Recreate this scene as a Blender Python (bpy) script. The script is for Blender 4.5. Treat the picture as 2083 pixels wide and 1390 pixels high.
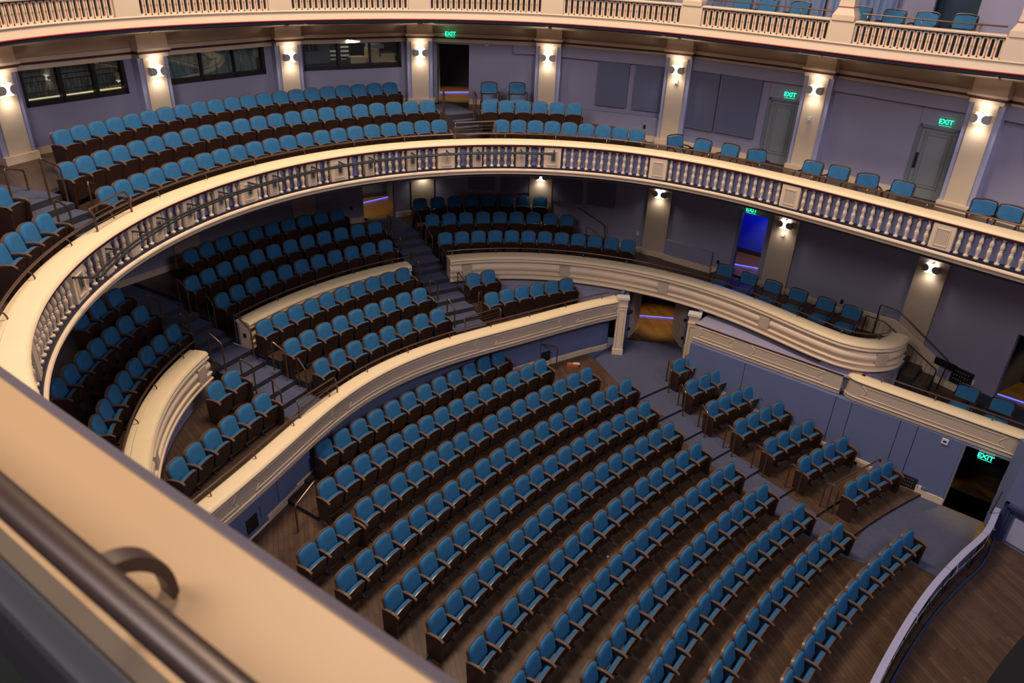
# seat backs: top centre of each, as (image x, image y), by row
SEATPX = {
 'R1': [(657.6, 896.5),(691.9, 875.9),(727.2, 854.5),(760, 836),(792, 817),(826.2, 798.5),(857.5, 782.3),(889.7, 766.2),(921, 752),(952.2, 737.8),(981.5, 725.7),(1009.7, 713.6)],
 'R2': [(661.7, 975.5),(696.9, 951.3),(731.2, 928.7),(766.5, 906.9),(798.7, 886),(831, 866.2),(863.5, 848.2),(895.8, 830.1),(925, 813),(953.2, 797.9),(982.5, 782.1),(1010.7, 768.2),(1039.9, 755.5),(1068.2, 742.4),(1095.4, 731.3)],
 'R3': [(735.3, 1015.4),(771.5, 990.2),(805.8, 966.4),(838.1, 943.8),(870.3, 920.6),(900.6, 901.1),(932.8, 881.9),(964.1, 863.8),(994.3, 846.3),(1024.8, 829.7),(1053, 813.4),(1081.3, 799.5),(1108.5, 785.8),(1135.7, 773.1),(1164.9, 760.6),(1190.1, 748.5)],
 'R3b': [(620.3, 1109.7),(657.6, 1077.5),(692.9, 1049.7)],
 'R4': [(701, 1158.5),(741.3, 1124.6),(775.6, 1093),(810.8, 1062.8),(846.1, 1034),(879.4, 1007.7),(912.7, 983.1),(946.9, 959),(978, 936.4),(1007, 915),(1037.9, 895.6),(1068.1, 876.5),(1097.4, 858.3),(1126.6, 841.2),(1155.8, 824.1),(1183.5, 810.5),(1214, 796.7),(1241.7, 784.3),(1268.9, 771.6)],
 'R5': [(792.7, 1195.8),(828, 1160.5),(863.3, 1127.2),(897.5, 1097.5),(934.9, 1069.8),(967.1, 1041.6),(995.7, 1015.4),(1028.4, 992.6),(1058.6, 970.7),(1087.9, 948.9),(1117.1, 929.1),(1145.3, 911),(1172.6, 892.8),(1199.8, 876.3),(1227, 860.5),(1254.5, 844.6),(1283, 830),(1309.2, 816.5)],
 'R6': [(879.4, 1243.5),(914.7, 1205.8),(950, 1171.6),(985, 1139.1),(1016.3, 1110.1),(1047.5, 1081),(1076.8, 1055.7),(1106, 1030.5),(1135.2, 1007.3),(1164.5, 985.6),(1193.7, 964.4),(1220.9, 944.8),(1249.1, 925.7),(1275.4, 907.5),(1302.6, 890.4),(1329.8, 874.3),(1356, 859.6)],
 'R7': [(964.1, 1299.6),(1000, 1260.4),(1033.4, 1222.9),(1066.7, 1187.6),(1098, 1154.8),(1129.2, 1122),(1157.4, 1094.4),(1188.7, 1067.8),(1217.9, 1041.6),(1247.2, 1018),(1275.4, 995.6),(1302.6, 974.1),(1330.8, 953.9),(1359, 934.8),(1384.5, 917.9),(1410, 901.6)],
 'R8': [(1045.5, 1370),(1076.8, 1330.8),(1107, 1292.5),(1137.3, 1257.8),(1164.5, 1223.9),(1191.7, 1191.7),(1219.9, 1160.8),(1248.1, 1133.2),(1274.5, 1106),(1300.6, 1080.9),(1326.8, 1056.7),(1354, 1033.5),(1380.5, 1013.8),(1405.2, 993.9),(1431.4, 975.8),(1454.6, 959),(1478.8, 943.5)],
 'R9': [(1197.7, 1354),(1227, 1311.6),(1256.2, 1273.3),(1282.4, 1238),(1309.6, 1202.7),(1337.9, 1171.5),(1365.1, 1142.3),(1394.7, 1115),(1418.3, 1088.7),(1445.5, 1064.5),(1468.7, 1042.9),(1494.9, 1021.1),(1519.1, 1003),(1546.3, 985.4)],
 'R10': [(1302.6, 1385),(1330.8, 1343.9),(1357, 1306.6),(1382.6, 1272.3),(1404.2, 1241),(1429.4, 1210.8),(1453.6, 1183.6),(1476.8, 1156.8),(1500.5, 1132.4),(1526.2, 1107.4),(1550.4, 1084.6),(1574.6, 1063.9),(1597.7, 1043.3),(1621.9, 1025.2)],
 'R11': [(1431, 1392),(1455.6, 1350.9),(1477.8, 1311.6),(1503, 1276.3),(1527.2, 1242.1),(1553.4, 1210.8),(1578.6, 1182),(1603.8, 1155.4),(1627, 1130.2),(1650.2, 1106.8),(1674.4, 1084),(1699.6, 1063.9)],
 'R12': [(1606.5, 1373.3),(1628.3, 1336.3),(1649.5, 1301),(1670.3, 1267.4),(1688.8, 1238.2),(1710.6, 1209.3),(1731.8, 1183.4),(1752.6, 1158.2),(1774.5, 1135.4),(1794.6, 1112.9),(1814.8, 1092.7),(1836.6, 1073)],
 'S4': [(1379.8, 730.2),(1403, 719.6)],
 'S5': [(1406, 773),(1430.2, 762.5),(1455.4, 752.4)],
 'S6': [(1446.3, 815.3),(1471.5, 804.8),(1495.7, 795.2),(1520.9, 785.3)],
 'S7': [(1504.8, 852.8),(1531, 840.1),(1555.2, 828.6),(1580, 818)],
 'S8': [(1565.5, 891),(1591, 879.3),(1617.4, 865.9),(1641.6, 855)],
 'S9': [(1635, 928),(1661.3, 915.3),(1684.4, 901.8),(1710.6, 889.1)],
 'S10': [(1728.8, 978.8),(1751.5, 966.7),(1781.5, 951.2),(1801.3, 939.8)],
 'M3': [(113.3, 263.9),(149.6, 254.8),(190.9, 246.4),(228.2, 238.7),(264.5, 231.3),(298.8, 224.6),(333, 218.5),(367.3, 212.9),(401.6, 207.5),(434.8, 202.4),(467.1, 197.4),(500.2, 192.9),(532.8, 188.9),(565.7, 185),(599, 181.4),(629.6, 178.4),(662.5, 175.8),(694.7, 173.1),(728, 170.9),(761.3, 169.3),(794.5, 167.9)],
 'M2': [(125.4, 330.4),(161.7, 318.3),(199, 306.9),(236.3, 296.2),(273.5, 287.1),(309.8, 277.4),(344.1, 269),(380.4, 261.5),(415.7, 254.4),(451, 247.8),(487, 241.9),(522.3, 236.3),(557.6, 230.8),(591.9, 226.4),(626.2, 222.3),(660.4, 218.7),(694.7, 215.1),(729, 212.1),(763.3, 209.2),(798.5, 207.2),(834.8, 205.6),(870.1, 204.6)],
 'M1': [(205, 379.8),(239.3, 366.7),(274.6, 354),(308.8, 342.1),(343.1, 332.1),(376.4, 321.8),(410.6, 312.3),(444.9, 303.6),(479.2, 295.6),(513.3, 288.3),(547.5, 281.2),(581.8, 275.2),(615.1, 269.7),(650.4, 264.7),(684.6, 260.4),(719.9, 256.6),(754.2, 253),(788.5, 250),(822.7, 247.5),(858, 245.3),(893.3, 243.9)],
 'M2r': [(994.9, 203.6),(1029.2, 204.6),(1064.5, 205.2),(1099.8, 206),(1134.4, 207.2),(1169.3, 209.2)],
 'M1r': [(1021.1, 243.3),(1054.4, 243.9),(1089.3, 244.9),(1124.4, 246.5),(1159.2, 249),(1194.5, 251.4),(1229.8, 254.6),(1264.1, 258.4),(1297, 262.5)],
 'M1l': [(76.5, 436.1),(45.4, 454.9),(14.3, 475.6),(-14, 499)],
 'M2l': [(-12, 383)],
 'D1': [(446.3, 597),(476, 580.7),(508.9, 566.4),(541.7, 552.3),(576.1, 539.8),(610.5, 528.5),(643.3, 518.8),(677.7, 509.4),(712.1, 500.7),(747.5, 493.7),(781.7, 488.4)],
 'D2': [(386.9, 562.6),(416.6, 547.9),(449.4, 533.8),(483.8, 521),(518.2, 509.4),(552.6, 498.5),(588.6, 487.9),(621.4, 478.8),(656.5, 470.6),(691, 463.5),(724.7, 456.9),(759.5, 451)],
 'D3': [(382.2, 506.9),(415, 494.7),(447.9, 482.9),(482.3, 471.9),(515.1, 462.2),(549.5, 453.2),(583.9, 444.7),(616.7, 437.5),(649.6, 430.3),(682.4, 424.4)],
 'D1r': [(905, 472.8),(938.7, 470.8),(972.9, 469.4),(1007.5, 468.4),(1041.1, 468.4),(1075.4, 469.4),(1109.4, 470.4),(1143.6, 472.8),(1177.2, 475.8),(1211.8, 479.5),(1246.1, 483.5),(1279.7, 487.9)],
 'D2r': [(877.8, 436),(913.2, 433.8),(947.6, 431.9),(982, 431),(1016.4, 430.7),(1051.4, 431.3),(1085.8, 431.9),(1120.2, 433.5),(1154.6, 436)],
 'D3r': [(853.8, 403.2),(888.8, 400.7),(924.1, 398.5),(959.1, 397.2),(993.5, 396.9),(1028.9, 397.2),(1064.8, 397.5),(1099.2, 398.8)],
 'D1l': [(344.3, 664.3),(314.8, 685.7),(289, 708.3),(265.7, 732.3),(243.6, 759.4),(222.7, 788.1),(200.6, 818.8),(184.6, 852)],
 'D2l': [(276.7, 625.5),(247.2, 646.3),(217.8, 668.9),(188.3, 693),(158.8, 718.1),(130.5, 745.8),(107.2, 775.3)],
 'D3l': [(222.7, 589.8),(187, 610.7),(161, 639)],
 'LA': [(531.6, 651),(564.4, 636.3),(597.3, 622.2),(630.1, 609.1),(659.5, 596.5),(692, 585.4),(723, 574.5),(754.9, 564.1),(786, 554.4),(816.3, 545.8)],
 'LB': [(589.4, 689.4),(620.7, 673.8),(653.5, 658.8),(686.4, 644.1),(720.8, 630.7),(753.6, 618.1),(786.4, 606.6),(819.3, 596.3),(849, 586.9)],
 'LC': [(648.9, 730.1),(681.7, 712.9),(716.1, 695.7),(750.5, 679.4),(784.9, 665.1),(819.3, 651.9),(853.7, 639.4),(886.5, 628.5)],
 'LBr': [(960.3, 556.2),(991.1, 549.5)],
 'LCr': [(997.8, 595),(1028.7, 587.5),(1059.5, 582.2),(1089.8, 576.3),(1121.1, 570.9),(1150.6, 566.4)],
 'LBl': [(462.8, 756.2),(432, 779)],
 'LCl': [(525.8, 803.1),(492.3, 825.1),(457.4, 850),(423.9, 878.1),(386.4, 906.3),(350.2, 935.8)],
}
LOOSEPX = {
 'ML': [(1373.8, 273.9),(1433.4, 283.3),(1489.5, 293),(1540.9, 303.4),(1657.9, 327.6),(1711.3, 337),(1767.7, 352.8),(1841.7, 368),(2006.3, 405.6),(2061.8, 418.3)],
 'DL': [(1478.1, 539),(1527.5, 555.8),(1576.2, 571.6),(1628.3, 588.4),(1684.4, 606.8),(1737.5, 623.6)],
 'BL': [(1974.4, 785.9),(2045, 812.1)],
 'GL': [(1504, -1.5),(1566, 1),(1631.7, 6),(1754.3, 16.1),(1823.2, 22.5),(1890.4, 26.9),(1967.7, 31.9)],
 'MB': [(994.9, 166.9),(1052.4, 167.9)],
}
import bpy, bmesh, math, random
import numpy as np
from mathutils import Vector, Matrix
random.seed(7)
for o in list(bpy.data.objects): bpy.data.objects.remove(o, do_unlink=True)
scn = bpy.context.scene
COL = scn.collection
PI = math.pi
# ------------------------------------------------------------------ camera
# room frame: X runs towards the stage, Y across the hall, Z = 0 is the flat front stalls floor
CAMZ = 12.46
FPX, PITCH, ROLL, YAW = 1530.29, 0.49897, 0.042933, math.radians(-38.2)
cp, sp, cr, sr = math.cos(PITCH), math.sin(PITCH), math.cos(ROLL), math.sin(ROLL)
U0 = np.array([math.cos(YAW), math.sin(YAW)]); V0 = np.array([-U0[1], U0[0]])
def _rot(v):
    v = np.array(v, float); return np.array([v[:2] @ U0, v[:2] @ V0, v[2]])
_r = np.array([1., 0, 0]); _u = np.array([0, sp, cp]); _w = np.array([0, cp, -sp])
RT, UP, FW = _rot(cr*_r + sr*_u), _rot(-sr*_r + cr*_u), _rot(_w)
CAM = np.array([9.020, -10.530, CAMZ])
cam = bpy.data.cameras.new('camera'); camo = bpy.data.objects.new('camera', cam); COL.objects.link(camo)
m = Matrix(((RT[0], UP[0], -FW[0], CAM[0]), (RT[1], UP[1], -FW[1], CAM[1]), (RT[2], UP[2], -FW[2], CAM[2]), (0, 0, 0, 1)))
camo.matrix_world = m
cam.sensor_fit = 'HORIZONTAL'; cam.sensor_width = 36.0; cam.lens = FPX/2083*36
cam.clip_start = 0.05; cam.clip_end = 200
cam.dof.use_dof = True; cam.dof.focus_distance = 19.0; cam.dof.aperture_fstop = 2.2
scn.camera = camo
# ------------------------------------------------------------------ world, view, overhead house light, added fills
scn.view_settings.view_transform = 'Standard'; scn.view_settings.look = 'None'
scn.view_settings.exposure = 0.0; scn.view_settings.gamma = 1.0; scn.view_settings.use_curve_mapping = False
wd = bpy.data.worlds.new('world'); scn.world = wd; wd.use_nodes = True
wd.node_tree.nodes['Background'].inputs[0].default_value = (0.62, 0.6, 0.75, 1); wd.node_tree.nodes['Background'].inputs[1].default_value = 0.10
def area(name, loc, target, size, power, color, shape='DISK', spread=PI):
    l = bpy.data.lights.new(name, 'AREA'); l.shape = shape; l.size = size; l.energy = power; l.color = color; l.spread = spread
    o = bpy.data.objects.new(name, l); COL.objects.link(o); o.location = loc
    o.rotation_euler = (Vector(target)-Vector(loc)).to_track_quat('-Z', 'Y').to_euler()
    return o
area('dome_light', (-2.0, 0.5, 24.0), (-2.0, 0.5, 0), 6.0, 4400, (1.0, 0.80, 0.60))
area('stage_side_fill', (16.0, -2.0, 18.5), (-6.0, 2.0, 6.0), 6.0, 1450, (0.86, 0.84, 1.0))  # unseen fill added from the stage side to lift the dark walls
area('near_side_fill', (3.0, -14.0, 19.0), (1.0, 9.0, 6.0), 6.0, 1300, (0.95, 0.86, 0.86))  # unseen fill added high above the near side to brighten the far wall
# ------------------------------------------------------------------ helpers
def at(px, py, z):
    """plan position (X, Y) of the point seen at pixel (px, py) that lies z metres above the camera height"""
    d = FW + RT*(px-1041.5)/FPX - UP*(py-695.0)/FPX
    p = CAM + d*(z/d[2]); return np.array([p[0], p[1]])
def atz(pts, z): return [tuple(at(x, y, z)) for x, y in pts]
class MB:
    def __init__(s): s.v = []; s.f = []; s.mi = []; s.mats = []
    def _m(s, m):
        if m not in s.mats: s.mats.append(m)
        return s.mats.index(m)
    def add(s, vs, fs, m):
        k = len(s.v); s.v += [tuple(v) for v in vs]; i = s._m(m)
        for f in fs: s.f.append([k+a for a in f]); s.mi.append(i)
    def box(s, c, d, m, rz=0, ax=None):
        """box centred at c, full sizes d, rotated about z"""
        x, y, z = d[0]/2, d[1]/2, d[2]/2
        q = [(a*x, b*y, e*z) for e in (-1, 1) for b in (-1, 1) for a in (-1, 1)]
        if ax is not None: q = [tuple(ax @ Vector(p)) for p in q]
        ca, sa = math.cos(rz), math.sin(rz)
        q = [(c[0]+p[0]*ca-p[1]*sa, c[1]+p[0]*sa+p[1]*ca, c[2]+p[2]) for p in q]
        s.add(q, [(0, 2, 3, 1), (4, 5, 7, 6), (0, 1, 5, 4), (2, 6, 7, 3), (0, 4, 6, 2), (1, 3, 7, 5)], m)
    def prism(s, poly, z0, z1, m, mtop=None):
        """vertical prism over a plan polygon"""
        a = sum(poly[i][0]*poly[(i+1) % len(poly)][1]-poly[(i+1) % len(poly)][0]*poly[i][1] for i in range(len(poly)))
        if a < 0: poly = poly[::-1]
        n = len(poly)
        s.add([(x, y, z0) for x, y in poly]+[(x, y, z1) for x, y in poly],
              [tuple(range(n-1, -1, -1))]+[(i, (i+1) % n, n+(i+1) % n, n+i) for i in range(n)], m)
        s.add([(x, y, z1) for x, y in poly], [tuple(range(n))], mtop or m)
    def sweep(s, path, prof, m, closed=False, cap=True, pclosed=True):
        """sweep profile (n, z) along a plan path; n is measured to the right of travel. m: material or list per profile segment"""
        P = [np.array(p[:2], float) for p in path]; n = len(P)
        nr = []
        for i in range(n):
            a = P[(i-1) % n] if closed or i > 0 else P[i]; b = P[(i+1) % n] if closed or i < n-1 else P[i]
            d1 = P[i]-a; d2 = b-P[i]
            l1, l2 = np.hypot(*d1), np.hypot(*d2)
            d1 = d1/l1 if l1 > 1e-9 else d2/l2; d2 = d2/l2 if l2 > 1e-9 else d1
            n1 = np.array([d1[1], -d1[0]]); n2 = np.array([d2[1], -d2[0]])
            q = n1+n2; q = q/np.hypot(*q); nr.append(q/max(q @ n1, .35))
        k = len(prof); vs = [(P[i][0]+nr[i][0]*a, P[i][1]+nr[i][1]*a, z) for i in range(n) for a, z in prof]
        base = len(s.v); s.v += vs
        segs = range(k if pclosed else k-1)
        for i in range(n if closed else n-1):
            j = (i+1) % n
            for q in segs:
                r = (q+1) % k
                s.f.append([base+i*k+q, base+j*k+q, base+j*k+r, base+i*k+r][::-1]); s.mi.append(s._m(m[q] if isinstance(m, list) else m))
        if cap and not closed and pclosed:
            mm = m[0] if isinstance(m, list) else m
            s.f.append([base+q for q in range(k)]); s.mi.append(s._m(mm))
            s.f.append([base+(n-1)*k+q for q in range(k)][::-1]); s.mi.append(s._m(mm))
    def tube(s, pts, r, m, seg=8, cap=True):
        P = [Vector(p) for p in pts]; n = len(P); rings = []
        up = Vector((0, 0, 1))
        for i in range(n):
            t = (P[min(i+1, n-1)]-P[max(i-1, 0)]).normalized()
            a = t.cross(up)
            if a.length < .05: a = t.cross(Vector((1, 0, 0))) if i == 0 or not rings else last.copy()-t*last.dot(t)
            a.normalize(); last = a; b = a.cross(t)
            rr = r[i] if isinstance(r, (list, tuple)) else r
            rings.append([P[i]+(a*math.cos(2*PI*k/seg)+b*math.sin(2*PI*k/seg))*rr for k in range(seg)])
        base = len(s.v)
        for rg in rings: s.v += [tuple(p) for p in rg]
        i_ = s._m(m)
        for i in range(n-1):
            for k in range(seg):
                l = (k+1) % seg
                s.f.append([base+i*seg+k, base+i*seg+l, base+(i+1)*seg+l, base+(i+1)*seg+k]); s.mi.append(i_)
        if cap:
            s.f.append([base+k for k in range(seg)][::-1]); s.mi.append(i_)
            s.f.append([base+(n-1)*seg+k for k in range(seg)]); s.mi.append(i_)
    def lathe(s, prof, m, seg=10, c=(0, 0, 0)):
        base = len(s.v)
        for r, z in prof:
            s.v += [(c[0]+r*math.cos(2*PI*k/seg), c[1]+r*math.sin(2*PI*k/seg), c[2]+z) for k in range(seg)]
        i_ = s._m(m)
        for i in range(len(prof)-1):
            for k in range(seg):
                l = (k+1) % seg
                s.f.append([base+i*seg+k, base+i*seg+l, base+(i+1)*seg+l, base+(i+1)*seg+k]); s.mi.append(i_)
        s.f.append([base+k for k in range(seg)][::-1]); s.mi.append(i_)
        s.f.append([base+(len(prof)-1)*seg+k for k in range(seg)]); s.mi.append(i_)
    def slab(s, outline, x0, x1, m, mf=None):
        """plate: outline in (y, z), thickness from x0 (back) to x1 (front)"""
        n = len(outline)
        a = sum(outline[i][0]*outline[(i+1) % n][1]-outline[(i+1) % n][0]*outline[i][1] for i in range(n))
        if a < 0: outline = outline[::-1]
        s.add([(x0, y, z) for y, z in outline]+[(x1, y, z) for y, z in outline],
              [tuple(range(n-1, -1, -1))]+[(i, (i+1) % n, n+(i+1) % n, n+i) for i in range(n)], m)
        s.add([(x1, y, z) for y, z in outline], [tuple(range(n))], mf or m)
    def xf(s, mat):
        s.v = [tuple(mat @ Vector(v)) for v in s.v]; return s
    def build(s, name, parent=None, smooth=0, local=False, loc=None):
        """world geometry is given in camera-relative heights and lifted to the room frame; local=True keeps it as it is"""
        off = Vector((0, 0, 0)) if local else Vector((0, 0, CAMZ))
        o0 = Vector(loc) if loc is not None else Vector((0, 0, 0))
        if parent is not None and not local:
            q = parent; w = Vector((0, 0, 0))
            while q is not None: w += q.location; q = q.parent
            off = off-w
        vs = [tuple(Vector(v)+off-o0) for v in s.v]
        me = bpy.data.meshes.new(name); me.from_pydata(vs, [], s.f)
        for mm in s.mats: me.materials.append(mm)
        for p, i in zip(me.polygons, s.mi): p.material_index = i
        me.validate(); me.update()
        if smooth:
            for p in me.polygons: p.use_smooth = True
            me.set_sharp_from_angle(angle=math.radians(smooth))
        o = bpy.data.objects.new(name, me); COL.objects.link(o); o.location = o0
        if parent is not None: o.parent = parent
        return o
def thing(name, label, cat, loc=(0, 0, 0), rz=0, group=None):
    o = bpy.data.objects.new(name, None); COL.objects.link(o); o.empty_display_size = .2
    o.location = loc; o.rotation_euler = (0, 0, rz); o['label'] = label; o['category'] = cat
    if group: o['group'] = group
    return o
def tag(o, label, cat, group=None, kind=None):
    o['label'] = label; o['category'] = cat
    if group: o['group'] = group
    if kind: o['kind'] = kind
    return o
def struct(o, label=None):
    o['kind'] = 'structure'
    if label: o['label'] = label
    return o
def dup(o, parent=None):
    c = o.copy(); COL.objects.link(c); c.parent = parent
    for ch in list(o.children): dup(ch, c)
    return c
def arclen(P):
    P = np.array(P, float); return np.r_[0, np.cumsum(np.hypot(*np.diff(P, axis=0).T))]
def smooth_curve(pts, deg=6, step=.15, ext=(0, 0)):
    P = np.array(pts, float); t = arclen(P); L = t[-1]; u = t/L*2-1
    cx = np.polynomial.chebyshev.chebfit(u, P[:, 0], deg); cy = np.polynomial.chebyshev.chebfit(u, P[:, 1], deg)
    n = int(L/step)+1; uu = np.linspace(-1, 1, n)
    return np.c_[np.polynomial.chebyshev.chebval(uu, cx), np.polynomial.chebyshev.chebval(uu, cy)]
def catmull(pts, step=.12):
    P = [np.array(p, float) for p in pts]; P = [2*P[0]-P[1]]+P+[2*P[-1]-P[-2]]; out = []
    for i in range(1, len(P)-2):
        n = max(2, int(np.hypot(*(P[i+1]-P[i]))/step))
        for k in range(n):
            t = k/n; a, b, c, d = P[i-1], P[i], P[i+1], P[i+2]
            out.append(.5*((2*b)+(-a+c)*t+(2*a-5*b+4*c-d)*t*t+(-a+3*b-3*c+d)*t**3))
    out.append(P[-2]); return np.array(out)
class Curve:
    def __init__(s, P): s.P = np.array(P, float); s.t = arclen(s.P); s.L = s.t[-1]
    def pos(s, t): return np.array([np.interp(t, s.t, s.P[:, 0]), np.interp(t, s.t, s.P[:, 1])])
    def dirn(s, t):
        d = s.pos(min(t+.1, s.L))-s.pos(max(t-.1, 0)); return d/np.hypot(*d)
    def nrm(s, t): d = s.dirn(t); return np.array([d[1], -d[0]])
    def off(s, t, n): return s.pos(t)+s.nrm(t)*n
    def near(s, p):
        p = np.array(p); best = (9e9, 0)
        for i in range(len(s.P)-1):
            a, b = s.P[i], s.P[i+1]; q = (b-a) @ (b-a); w = min(max(((p-a) @ (b-a))/q, 0), 1) if q > 0 else 0
            dd = np.hypot(*(a+w*(b-a)-p))
            if dd < best[0]: best = (dd, s.t[i]+w*(s.t[i+1]-s.t[i]))
        return best[1]
    def cut(s, t0, t1, n=0, step=.15):
        k = max(2, int(abs(t1-t0)/step)+1)
        return [tuple(s.off(t, n)) for t in np.linspace(t0, t1, k)]
# ------------------------------------------------------------------ materials
def mat(name, col, rough=.6, var=.0, scale=20., metal=0, bump=0., emit=None, es=0, spec=.4, sheen=0, coord='Object', stretch=None, col2=None):
    m = bpy.data.materials.new(name); m.use_nodes = True; nt = m.node_tree; N = nt.nodes; L = nt.links; b = N['Principled BSDF']
    b.inputs['Roughness'].default_value = rough; b.inputs['Metallic'].default_value = metal
    b.inputs['Specular IOR Level'].default_value = spec
    if sheen: b.inputs['Sheen Weight'].default_value = sheen; b.inputs['Sheen Roughness'].default_value = .4; b.inputs['Sheen Tint'].default_value = (*[min(1, c*4) for c in col], 1)
    b.inputs['Base Color'].default_value = (*col, 1)
    if var or col2 or bump:
        tc = N.new('ShaderNodeTexCoord'); mp = N.new('ShaderNodeMapping'); nz = N.new('ShaderNodeTexNoise')
        L.new(tc.outputs[coord], mp.inputs[0]); L.new(mp.outputs[0], nz.inputs['Vector'])
        if stretch: mp.inputs['Scale'].default_value = stretch
        nz.inputs['Scale'].default_value = scale; nz.inputs['Detail'].default_value = 4
        mx = N.new('ShaderNodeMix'); mx.data_type = 'RGBA'
        c2 = col2 or tuple(min(1, c*(1+var)) for c in col); c1 = col if col2 else tuple(c*(1-var) for c in col)
        mx.inputs[6].default_value = (*c1, 1); mx.inputs[7].default_value = (*c2, 1)
        L.new(nz.outputs['Fac'], mx.inputs[0]); L.new(mx.outputs[2], b.inputs['Base Color'])
        if bump:
            bp = N.new('ShaderNodeBump'); bp.inputs['Strength'].default_value = bump; bp.inputs['Distance'].default_value = .01
            L.new(nz.outputs['Fac'], bp.inputs['Height']); L.new(bp.outputs[0], b.inputs['Normal'])
    if emit: b.inputs['Emission Color'].default_value = (*emit, 1); b.inputs['Emission Strength'].default_value = es
    return m
def srgb(r, g, b): return tuple(((c/255)/12.92 if c/255 <= .04045 else ((c/255+.055)/1.055)**2.4) for c in (r, g, b))
VEL = mat('blue_velvet', (.024, .115, .24), .75, .28, 9, spec=.2, sheen=.35)
VELD = mat('dark_blue_velvet', (.020, .095, .20), .8, .2, 9, spec=.2, sheen=.25)
WOODD = mat('dark_walnut', (.034, .015, .009), .38, .35, 14, stretch=(1, 1, .15))
WOODM = mat('walnut_edge', (.115, .062, .038), .32, .25, 14, stretch=(.2, 1, 1))
FOOT = mat('blue_black_metal', (.012, .022, .040), .4)
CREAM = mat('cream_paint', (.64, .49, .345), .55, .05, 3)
COPE = mat('coping_cream', (.70, .54, .33), .5, .05, 3)
PERI = mat('periwinkle_panel', (.24, .25, .42), .6)
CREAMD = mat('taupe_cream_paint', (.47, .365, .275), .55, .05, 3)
WHITE = mat('off_white_paint', (.60, .55, .47), .5, .05, 4)
BLUEW = mat('periwinkle_wall', (.265, .245, .335), .7, .05, 2)
BLUED = mat('deep_blue_wall', (.115, .14, .26), .65, .05, 2)
LAV = mat('lavender_trim', (.36, .35, .50), .5)
PANEL = mat('panel_fabric', (.125, .13, .20), .85, .08, 60)
NAVY = mat('navy_paint', (.012, .012, .028), .5)
RED = mat('red_line', (.30, .012, .012), .5)
BURG = mat('burgundy_line', (.06, .012, .010), .5)
GOLD = mat('gilt', (.45, .28, .06), .4, metal=.6)
BRONZE = mat('bronze_rail', (.11, .062, .040), .3, .15, 20, metal=.45, spec=.6)
BLACK = mat('black_metal', (.012, .012, .013), .4)
GREYM = mat('grey_box', (.16, .16, .17), .45, metal=.3)
DARK = mat('dark_interior', (.02, .022, .03), .8)
GLOW = mat('lamp_glass', (.9, .9, .85), .4, emit=(1, .95, .86), es=9)
LOBE = mat('lamp_metal', (.42, .38, .34), .5)
BEAM = mat('blue_beam_glow', (.05, .1, 1), .4, emit=(.08, .12, 1), es=1.8)  # glow painted in for the blue light line on corridor floors
GRN = mat('exit_green', (.0, .6, .25), .4, emit=(.02, .9, .38), es=2.6)
WHITEP = mat('white_plastic', (.62, .60, .58), .4)
BRICK = mat('orange_block', (.42, .10, .04), .6, .3, 20)
CARD = mat('cardboard', (.60, .42, .24), .6)
def planks(name, c1, c2, c3, w=1.1, h=.11, rot=.6, rough=.38):
    m = bpy.data.materials.new(name); m.use_nodes = True; nt = m.node_tree; N = nt.nodes; L = nt.links; b = N['Principled BSDF']
    tc = N.new('ShaderNodeTexCoord'); mp = N.new('ShaderNodeMapping'); br = N.new('ShaderNodeTexBrick'); nz = N.new('ShaderNodeTexNoise'); mx = N.new('ShaderNodeMix'); mx.data_type = 'RGBA'; mx.blend_type = 'MULTIPLY'
    mp.inputs['Rotation'].default_value = (0, 0, rot)
    L.new(tc.outputs['Object'], mp.inputs[0]); L.new(mp.outputs[0], br.inputs['Vector']); L.new(mp.outputs[0], nz.inputs['Vector'])
    br.inputs['Color1'].default_value = (*c1, 1); br.inputs['Color2'].default_value = (*c2, 1); br.inputs['Mortar'].default_value = (*c3, 1)
    br.inputs['Scale'].default_value = 1; br.inputs['Brick Width'].default_value = w; br.inputs['Row Height'].default_value = h; br.inputs['Mortar Size'].default_value = .004
    nz.inputs['Scale'].default_value = 3; nz.inputs['Detail'].default_value = 6
    rp = N.new('ShaderNodeValToRGB'); rp.color_ramp.elements[0].color = (.55, .55, .55, 1); rp.color_ramp.elements[1].color = (1.25, 1.2, 1.15, 1)
    L.new(nz.outputs['Fac'], rp.inputs[0]); mx.inputs[0].default_value = 1
    L.new(br.outputs['Color'], mx.inputs[6]); L.new(rp.outputs[0], mx.inputs[7]); L.new(mx.outputs[2], b.inputs['Base Color'])
    b.inputs['Roughness'].default_value = rough; return m
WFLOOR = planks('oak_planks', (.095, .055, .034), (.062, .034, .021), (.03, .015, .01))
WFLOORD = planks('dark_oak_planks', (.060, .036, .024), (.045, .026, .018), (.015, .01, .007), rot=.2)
def carpet(name, c1, c2):
    m = mat(name, c1, .9, 0, 1, col2=c2); nz = [n for n in m.node_tree.nodes if n.type == 'TEX_NOISE'][0]
    mp = [n for n in m.node_tree.nodes if n.type == 'MAPPING'][0]; mp.inputs['Scale'].default_value = (1, 6, 6); mp.inputs['Rotation'].default_value = (0, 0, .8)
    nz.inputs['Scale'].default_value = 11; nz.inputs['Detail'].default_value = 8; return m
CARPET = carpet('slate_blue_carpet', (.030, .034, .062), (.085, .09, .15))
RISER = mat('riser_dark', (.022, .020, .026), .8)
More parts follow.
